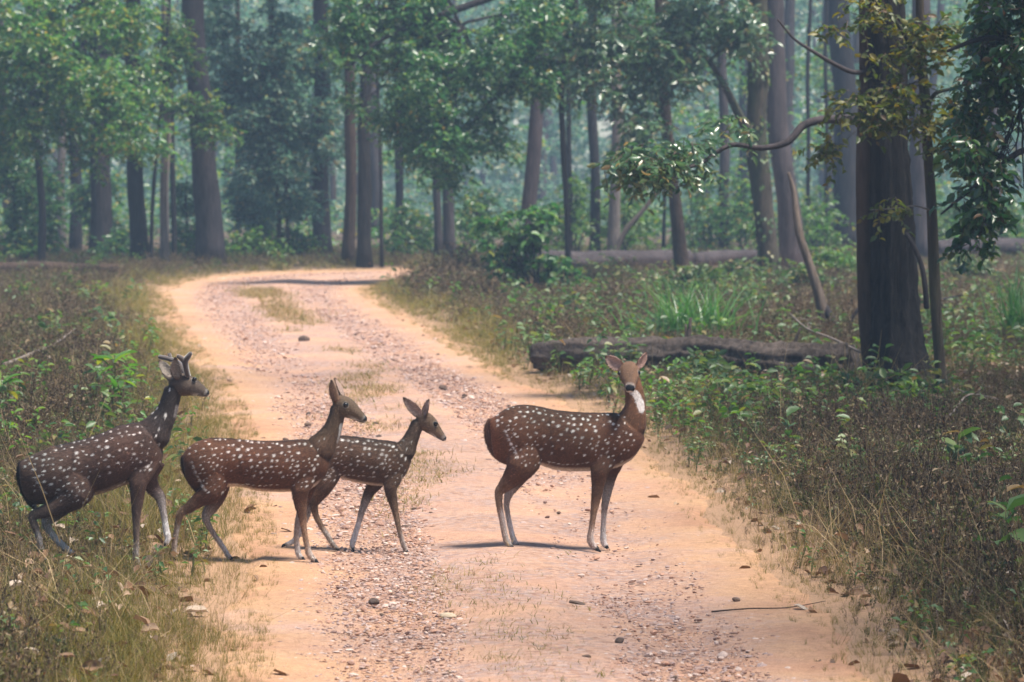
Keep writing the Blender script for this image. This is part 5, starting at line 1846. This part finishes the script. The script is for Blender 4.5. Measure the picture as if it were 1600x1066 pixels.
sc_ = rg.uniform(.5, 1.2, len(p)) * sstep(-.25, 1.1, p[:, 3]) * np.where(p[:, 0] > np.interp(p[:, 1], [15, 30, 45, 60], [.2, -.8, -2.5, -4.2]), hr, hl) * patch * (1 + 1.0 * tall)
scatter('dry_weeds', 'brown dry weeds covering both verges of the track', 'weeds', C1, 8, p[:, :3], np.stack([sc_ * near, sc_ * near, sc_], -1), rz(rg, len(p)), 1)
# olive grass, thick along the edges and in the near corner
C2 = proto_coll('olive_grass_kinds', [blades(rg, 13, .22, .0065, .9, .06).mesh('olive_grass', [M['grass_olive']]) for _ in range(5)])
p = verge_points(rg, 15000, 13, 88, .8, rmin=-.2, accept=lambda x, y, rd, u: u < np.clip(1.1 - .8 * rd, .12, 1) * np.where(x > 0, .55, 1) * np.where(noise2(x * 1.3, y * .8, 1.2) > -.2, 1, .3) + .12 * (x < 0) * (y < 24))
sc_ = rg.uniform(.35, 1.0, len(p)) * (.3 + .7 * sstep(-.15, .7, p[:, 3])) * np.where(p[:, 0] > 0, .62, .95) * np.where((p[:, 0] < -1) & (p[:, 1] > 16.5) & (p[:, 1] < 20), .7, 1)
near = np.clip(p[:, 1] / 26, .8, 2)
scatter('verge_grass', 'olive and yellow grass fringing the track', 'grass', C2, 5, p[:, :3], np.stack([sc_ * near, sc_ * near, sc_], -1), rz(rg, len(p), .2), 2)
# straw
C3 = proto_coll('straw_kinds', [blades(rg, 9, .26, .0035, 1.0, .05).mesh('straw', [M['grass_straw']]) for _ in range(4)])
p = verge_points(rg, 7000, 13, 85, .8, rmin=-.1)
sc_ = rg.uniform(.4, 1.1, len(p)) * (.4 + .6 * sstep(-.1, .5, p[:, 3])) * np.where(rg.uniform(0, 1, len(p)) < .12, 1.7, 1)
scatter('straw_grass', 'pale dry straw scattered through the verge weeds', 'grass', C3, 4, p[:, :3], s3(sc_), rz(rg, len(p), .35), 3)
# green herbs
C4 = proto_coll('herb_kinds', [herb(rg, 9, .20, .05).mesh('herb', [M['leaf_mid'], M['stem_green']]) for _ in range(5)])
p = verge_points(rg, 5200, 13, 88, .85, rmin=.15, accept=lambda x, y, rd, u: u < np.where(noise2(x * 1.1 + 5, y * .7, 1.0) > .12, 1, .18) * np.where((x > 0) & (y > 24), 1, .16))
sc_ = rg.uniform(.4, 1.1, len(p)) * np.where(p[:, 1] > 26, .75, 1)
scatter('green_herbs', 'small green herbs growing through the weeds', 'herbs', C4, 5, p[:, :3], s3(sc_), rz(rg, len(p)), 4)
C4b = proto_coll('leafy_weed_kinds', [herb(rg, 12, .36, .085).mesh('leafy_weed', [M['leaf_mid'], M['stem_green']]) for _ in range(4)] + [herb(rg, 10, .28, .07).mesh('leafy_weed', [M['leaf_bright'], M['stem_green']]) for _ in range(2)])
p = verge_points(rg, 1500, 15, 85, .85, rmin=.3, accept=lambda x, y, rd, u: u < np.where((x > 0) & (y > 27), np.where(noise2(x * .8 + 2, y * .5, 1.0) > -.05, 1, .2), np.where((x < 0) & (y > 22), .22, .02)))
scatter('leafy_weeds', 'knee-high leafy green weeds tangled among the dry ones', 'weeds', C4b, 6, p[:, :3], s3(rg.uniform(.5, 1.3, len(p))), rz(rg, len(p)), 14)
# leaf litter
def litter_mesh(rng):
    V, T = leaf_arrays(np.zeros((1, 3)), np.array([[0, 1., 0]]), np.array([[0, 0, 1.]]), 1.0, rng.uniform(.45, .65), fold=rng.uniform(.1, .5), big=True)
    V = V - V.mean(0)
    V[:, 2] += .10 * np.abs(V[:, 1]) * rng.uniform(-.3, 1.2) + .12
    return mesh_np('dry_leaf', V, T, M['litter'])


LIT = [litter_mesh(rg) for _ in range(6)]
C5 = proto_coll('litter_kinds', LIT)
p = verge_points(rg, 16000, 13, 88, .85, rmin=-.3, accept=lambda x, y, rd, u: u < np.where(rd < .15, .10, 1) * np.where((x > 0) & (rd > 1.0) & (y > 26), 1, .35))
p[:, 2] += rg.uniform(0, .10, len(p)) * (p[:, 3] > .3)
scatter('leaf_litter', 'dead leaves strewn over the forest floor', 'leaf litter', C5, 6, p[:, :3], s3(rg.uniform(.035, .10, len(p))), rz(rg, len(p), .45), 5)


# stones
def stone_mesh(rng, mat, flat=.55):
    import bmesh
    bm = bmesh.new()
    bmesh.ops.create_icosphere(bm, subdivisions=2, radius=1)
    dirs = rng.normal(0, 1, (7, 3))
    dirs /= np.linalg.norm(dirs, axis=1)[:, None]
    cut = rng.uniform(.55, .9, 7)
    ax = rng.uniform(.65, 1.25, 3) * (1, 1, flat)
    for v in bm.verts:
        c = np.array(v.co)
        for dd, k in zip(dirs, cut):
            s = c @ dd
            if s > k:
                c = c - dd * (s - k) * .9
        v.co = c * ax
    me = bpy.data.meshes.new('stone')
    bm.to_mesh(me)
    bm.free()
    me.materials.append(mat)
    return me


STN = [stone_mesh(rg, M['stone'], rg.uniform(.16, .48)) for _ in range(8)]
C6 = proto_coll('gravel_kinds', STN)


def road_points(rng, n, y0, y1, rmax=-.05, accept=None):
    out, tot = [], 0
    while tot < n:
        y = y0 * (y1 / y0) ** rng.uniform(0, 1, n)
        x = rng.uniform(-1, 1, n) * (y * .15 + .6)
        rd = road_dist(x, y)
        k = rd < rmax
        if accept is not None:
            k &= accept(x, y, rd, rng.uniform(0, 1, n))
        out.append(np.stack([x[k], y[k], terrain(x[k], y[k], rd[k])], -1))
        tot += k.sum()
    return np.vstack(out)[:n]


def across(x, y):
    dl = np.full(len(x), 1e9)
    dr = np.full(len(x), 1e9)
    for q in LES[::2]:
        dl = np.minimum(dl, (x - q[0]) ** 2 + (y - q[1]) ** 2)
    for q in RES[::2]:
        dr = np.minimum(dr, (x - q[0]) ** 2 + (y - q[1]) ** 2)
    dl, dr = np.sqrt(dl), np.sqrt(dr)
    return dl / (dl + dr + 1e-6)


def stony(x, y, rd, u):
    w = across(x, y) + .16 * noise2(x * 1.1, y * .3, 1.3)
    band = np.exp(-((w - .34) / .12) ** 2) + np.exp(-((w - .70) / .13) ** 2) + .35 * np.exp(-((w - .5) / .1) ** 2)
    return u < np.clip((.34 + .55 * band) * (.75 + 1.1 * noise2(x * 1.2 + 3, y * .45, .9)), .05, 1) * sstep(-.05, -.45, rd)


stony_old = lambda x, y, rd, u: u < np.clip(.22 + .9 * (noise2(x * .9 + 3, y * .5, .9) + .1) + .35 * (y > 24), .10, 1) * (.4 + .6 * sstep(-.1, -.5, rd))
p = road_points(rg, 70000, 13, 74, accept=stony)
sz = rg.gamma(1.1, .0034, len(p)) + .0030
sz = np.clip(sz, .0032, .024) * np.interp(p[:, 1], [13, 30, 70], [.9, 1.2, 1.6])
scatter('gravel', 'mauve and rust coloured gravel pressed into the track', 'gravel', C6, 8, p, s3(sz), rz(rg, len(p), .2), 6)
# dry grass on the ridge between the ruts
mid = catmull([G(*q)[:2] for q in [(850, 1066), (760, 930), (715, 820), (680, 760), (600, 640), (545, 575), (480, 520), (430, 480), (405, 455)]], 30)
nm = 5200
sel = rg.integers(0, len(mid), nm)
pm = mid[sel] + rg.normal(0, 1, (nm, 2)) * np.array((.16, .3))
kp = (noise2(pm[:, 0] * 2, pm[:, 1] * .55, 1.1) > -.02) & (rg.uniform(0, 1, nm) < np.interp(pm[:, 1], [14, 19, 26], [.3, .35, 1]))
pm = pm[kp]
C7 = proto_coll('ridge_grass_kinds', [blades(rg, 9, .034, .004, 1.6, .06, m=0).mesh('ridge_grass', [M['grass_straw']]) for _ in range(3)] + [blades(rg, 9, .036, .004, 1.6, .06).mesh('ridge_grass', [M['grass_olive']]) for _ in range(2)])
scatter('ridge_grass', 'sparse dry grass on the ridge between the wheel ruts', 'grass', C7, 5, np.c_[pm, terrain(pm[:, 0], pm[:, 1]) + .01], s3(rg.uniform(.5, 1.2, len(pm)) * np.interp(pm[:, 1], [15, 30, 60], [.9, 1.5, 2.4])), rz(rg, len(pm), .2), 7)

# single stones on the track, each its own thing
rs = np.random.default_rng(31)


def lay_stone(me, x, y, s, label, group=None, name='stone', sink=.25, rot=None):
    o = put(name, me, None, (x, y, tz(x, y) + s * (.55 - sink)))
    o.rotation_euler = rot or (rs.normal(0, .15), rs.normal(0, .15), rs.uniform(0, 6.28))
    o.scale = (s, s, s)
    tag(o, label, 'stone', group)
    return o


BIG = [(585, 941, 11, 'round', 'round brown stone on the bare dirt in front of the young doe'), (700, 961, 20, 'pale', 'flat cream coloured stone lying in the middle of the track'),
       (481, 665, 8, 'round', 'round dark stone behind the walking doe'), (691, 605, 7, 'round', 'round grey stone on the gravel behind the fawn'),
       (475, 531, 11, 'round', 'reddish lump on the grassy ridge between the ruts'), (916, 1028, 11, 'round', 'rounded dark brown stone low on the stony ridge'),
       (968, 1003, 9, 'round', 'rust red stone near the rounded dark brown one'), (902, 938, 16, 'flatd', 'thin dark flake of stone before the standing doe'),
       (634, 820, 7, 'flatd', 'small dark flake by the fawn forefoot'), (1150, 940, 8, 'round', 'grey stone on the bare rut before the standing doe')]
DK = [stone_mesh(rs, M['stone_dark'], .6) for _ in range(3)]
PL = stone_mesh(rs, M['stone_pale'], .32)
FD = stone_mesh(rs, M['stone_dark'], .28)
for q, (px, py, r, kd, lab) in enumerate(BIG):
    gq = G(px, py + r * .3)
    s = r * gq[1] / F * .85
    lay_stone({'round': DK[q % 3], 'pale': PL, 'flatd': FD}[kd], gq[0], gq[1], s, lab, sink=.1 if kd == 'round' else .35)
p = road_points(rs, 280, 14, 48, rmax=-.12, accept=stony)
for q in range(len(p)):
    s = rs.uniform(3.4, 5.6) * p[q, 1] / F * (1 if p[q, 1] < 30 else .8)
    if abs(p[q, 1] - 19.5) < .8 and -2.0 < p[q, 0] < 1:
        s *= .55
    wh = 'between the viewer and the deer' if p[q, 1] < 18.9 else 'around the hooves of the deer' if p[q, 1] < 20.6 else 'just beyond the deer' if p[q, 1] < 27 else 'well beyond the deer towards the bend'
    lay_stone(STN[q % 8] if q % 9 else DK[q % 3], p[q, 0], p[q, 1], s, '%s stone lying loose on the track %s' % (('small flat angular' if q % 9 else 'small dark rounded'), wh), '%s %s' % (('flat stones' if q % 9 else 'dark stones'), wh), sink=.35)

# single dead leaves near the track
p = verge_points(rs, 150, 14.5, 40, .9, rmin=.05, rmax=4, accept=lambda x, y, rd, u: (x > 0) | (u < .3))
for q in range(len(p)):
    o = put('dry_leaf', LIT[q % 6], None, (p[q, 0], p[q, 1], p[q, 2] + .015 + (.10 if p[q, 3] > .5 else 0)))
    s = rs.uniform(.07, .13)
    o.scale = (s, s, s)
    o.rotation_euler = (rs.normal(0, .4), rs.normal(0, .4), rs.uniform(0, 6.28))
    wh = 'in the weeds on the side of the stag' if p[q, 0] < -1 else ('on bare soil beside the track' if p[q, 3] < .5 else 'in the weeds beside the standing doe') if p[q, 1] < 22 else 'in the weeds before the furrowed log' if p[q, 1] < 34 else 'beyond the furrowed log'
    tag(o, 'curled dry brown leaf lying ' + wh, 'leaf', 'dry leaves ' + wh)


# sticks
def stick(label, pts, r, bark, seed, twigs=2):
    rng = np.random.default_rng(seed)
    A = catmull([np.asarray(q) for q in pts], 6)
    g0 = A[0].copy()
    gs = Geo()
    gs.add(*tube_arrays(A - g0, np.linspace(r, r * .35, len(A)), 7, lump=.1, rng=rng))
    e = empty('fallen_stick', g0)
    put('stick', gs.mesh('stick', [M[bark]]), e)
    for q in range(twigs):
        i = rng.integers(3, len(A) - 2)
        b = A[i] + np.array((rng.uniform(-.2, .2), rng.uniform(-.2, .2), rng.uniform(.02, .1)))
        gt = Geo()
        gt.add(*tube_arrays(curve_pts(A[i], b, 5, 0, .01, rng) - g0, np.linspace(r * .5, r * .2, 5), 5))
        put('twig', gt.mesh('twig', [M[bark]]), e)
    tag(e, label, 'stick')


stick('thin dark stick lying from the verge onto the track', [gp(1112, 960, .012), gp(1170, 956, .014), gp(1230, 955, .012), gp(1290, 950, .03)], .0045, 'bark_brown', 1, 0)
stick('bare grey branch lying in the weeds beyond the stag', [gp(5, 600, .14), gp(50, 585, .16), gp(90, 570, .18), gp(118, 556, .24)], .022, 'bark_pale', 2)
stick('bleached curved stick in the weeds below the slender sapling', [gp(1468, 700, .1), gp(1490, 690, .18), gp(1515, 672, .22), gp(1560, 665, .15)], .012, 'bark_pale', 3)
stick('thin dead stick propped on the thick end of the furrowed log', [gp(1345, 610, .3), gp(1300, 595, .34), gp(1262, 590, .42), gp(1235, 575, .5)], .014, 'bark_pale', 4)
stick('short dark stick sticking out of the weeds behind the sapling', [gp(1465, 510, .3), gp(1490, 505, .34), gp(1505, 505, .36)], .02, 'bark_dark', 5, 0)

# ------------------------------------------------------------------ tall grass tufts, seedlings


def tuft(label, foot, n, h, w, spread, seed, mat):
    rng = np.random.default_rng(seed)
    g = gp(*foot)
    e = empty('grass_tuft', g)
    protos = []
    for v in range(8):
        gg = blades(rng, 1, 1.0, w / h, rng.uniform(.5, 1.3), 0, seg=5, h_jit=.1)
        protos.append(gg.mesh('blade', [mat]))
    for q in range(n):
        o = put('blade', protos[q % 8], e, (rng.normal(0, spread), rng.normal(0, spread * .7), 0))
        s = h * rng.uniform(.5, 1.1)
        o.scale = (s, s, s)
        o.rotation_euler = (rng.normal(0, .22), rng.normal(0, .28), rng.uniform(0, 6.28))
    tag(e, label, 'grass tuft')


tuft('tall bright green grass tuft growing behind the furrowed log', (1082, 545), 340, .80, .024, .26, 61, M['grass_green'])
tuft('drooping dark green grass tuft at the forest edge past the sapling', (1598, 548), 200, 1.0, .020, .18, 62, M['grass_green'])
tuft('small green grass tuft in the weeds by the bush', (935, 520), 40, .30, .012, .12, 63, M['grass_green'])


def seedling_proto(seed, n_lf, h, ll, mat, ratio=.5):
    """Root empty with one mesh per leaf."""
    rng = np.random.default_rng(seed)
    parts = []
    gs = Geo()
    top = np.array((rng.normal(0, .04), rng.normal(0, .04), h))
    gs.add(*tube_arrays(curve_pts((0, 0, -.03), top, 5, 0, .006, rng), np.linspace(.005, .002, 5), 5))
    parts.append(('stem', gs.mesh('stem', [M['stem_green']]), None))
    lv = []
    for v in range(3):
        V, T = leaf_arrays(np.zeros((1, 3)), np.array([[0, 1., 0]]), np.array([[0, 0, 1.]]), 1.0, ratio * (.85 + .15 * v), fold=.1 + .1 * v, big=True)
        lv.append(mesh_np('leaf', V, T, mat))
    for q in range(n_lf):
        t = rng.uniform(.35, 1)
        a = q * 2.4 + rng.normal(0, .3)
        b = top * t
        R = Matrix.Rotation(a, 4, 'Z') @ Matrix.Rotation(rng.uniform(-.3, .7), 4, 'X') @ Matrix.Rotation(rng.normal(0, .3), 4, 'Y')
        parts.append(('leaf', lv[q % 3], Matrix.Translation(Vector(b)) @ R @ Matrix.Scale(ll * rng.uniform(.6, 1.15), 4)))
    return parts


def place_seedling(parts, x, y, s, rot, label, group, name='seedling', cat='seedling'):
    e = empty(name, (x, y, tz(x, y)))
    e.rotation_euler = (0, 0, rot)
    e.scale = (s, s, s)
    for nm, me, mx in parts:
        o = bpy.data.objects.new(nm, me)
        if mx is not None:
            o.matrix_local = mx
        link(o, e)
    tag(e, label, cat, group)
    return e


SB = [seedling_proto(70 + q, 7, .24, .085, M['leaf_bright'], .6) for q in range(4)]
SM = [seedling_proto(80 + q, 7, .26, .10, M['leaf_mid'], .55) for q in range(3)]
rq = np.random.default_rng(90)
for (x0, x1, y0, y1, cnt, lab, grp) in [(860, 1010, 600, 690, 24, 'bright green seedling in the weeds between the furrowed log and the track', 'seedlings along the log'),
                                        (690, 850, 500, 590, 14, 'small pale green seedling at the track edge near the furrowed log', 'seedlings at the track edge'),
                                        (1020, 1300, 620, 720, 22, 'light green seedling in the weeds before the furrowed log', 'seedlings before the log'),
                                        (1330, 1500, 625, 700, 14, 'light green seedling near the foot of the big black trunk', 'seedlings round the big tree'),
                                        (10, 250, 480, 720, 34, 'yellow green seedling in the brown weeds beyond the stag', 'seedlings beyond the stag')]:
    for q in range(cnt):
        gq = G(rq.uniform(x0, x1), rq.uniform(y0, y1))
        if road_dist(gq[0], gq[1])[0] < .2:
            continue
        place_seedling(SB[q % 4] if q % 5 else SM[q % 3], gq[0], gq[1], rq.uniform(.6, 1.1) * (1 if gq[1] < 40 else 1.2), rq.uniform(0, 6.28), lab, grp)
# the larger leafy sapling beyond the stag
for (px, py, s, nl, lab) in [(178, 672, 1.75, 13, 'bright green long-leaved plant just beyond the stag'), (205, 640, 1.3, 10, 'smaller bright long-leaved plant beside the larger one beyond the stag'), (15, 690, 1.4, 10, 'yellow green leafy plant in the weeds past the stag rump')]:
    gq = G(px, py)
    place_seedling(seedling_proto(px, nl, .30, .15, M['leaf_bright'], .34), gq[0], gq[1], s, .4, lab, None, 'leafy_plant', 'plant')
for (px, py, s, lab) in [(1480, 775, 1.2, 'dark broad-leaved plant standing in the brown weeds'), (1235, 735, 1.0, 'grey green broad-leaved plant at the weeds edge near the log'), (1590, 960, 1.3, 'dark green leafy plant in the near weeds')]:
    gq = G(px, py)
    place_seedling(seedling_proto(px + 1, 8, .32, .14, M['leaf_mid'], .6), gq[0], gq[1], s, .4, lab, None, 'leafy_plant', 'plant')

# ------------------------------------------------------------------ the hazy air
bx = np.array([(x, y, z) for x in (-151, 151) for y in (-31, 301) for z in (-1.5, 21)], float)
hz_m = bpy.data.materials.new('forest_haze')
hz_m.use_nodes = True
nt = hz_m.node_tree
for nd in list(nt.nodes):
    if nd.type != 'OUTPUT_MATERIAL':
        nt.nodes.remove(nd)
pv = nt.nodes.new('ShaderNodeVolumePrincipled')
pv.inputs['Color'].default_value = (.52, .73, 1.0, 1)
pv.inputs['Density'].default_value = .0013
pv.inputs['Anisotropy'].default_value = 0.0
nt.links.new(pv.outputs[0], nt.nodes['Material Output'].inputs['Volume'])
o = put('haze', mesh_np('haze', bx, np.array([(0, 1, 3, 2), (4, 6, 7, 5), (0, 4, 5, 1), (2, 3, 7, 6), (0, 2, 6, 4), (1, 5, 7, 3)]), hz_m, smooth=False))
tag(o, 'thin blue haze hanging in the forest air', 'haze', kind='stuff')
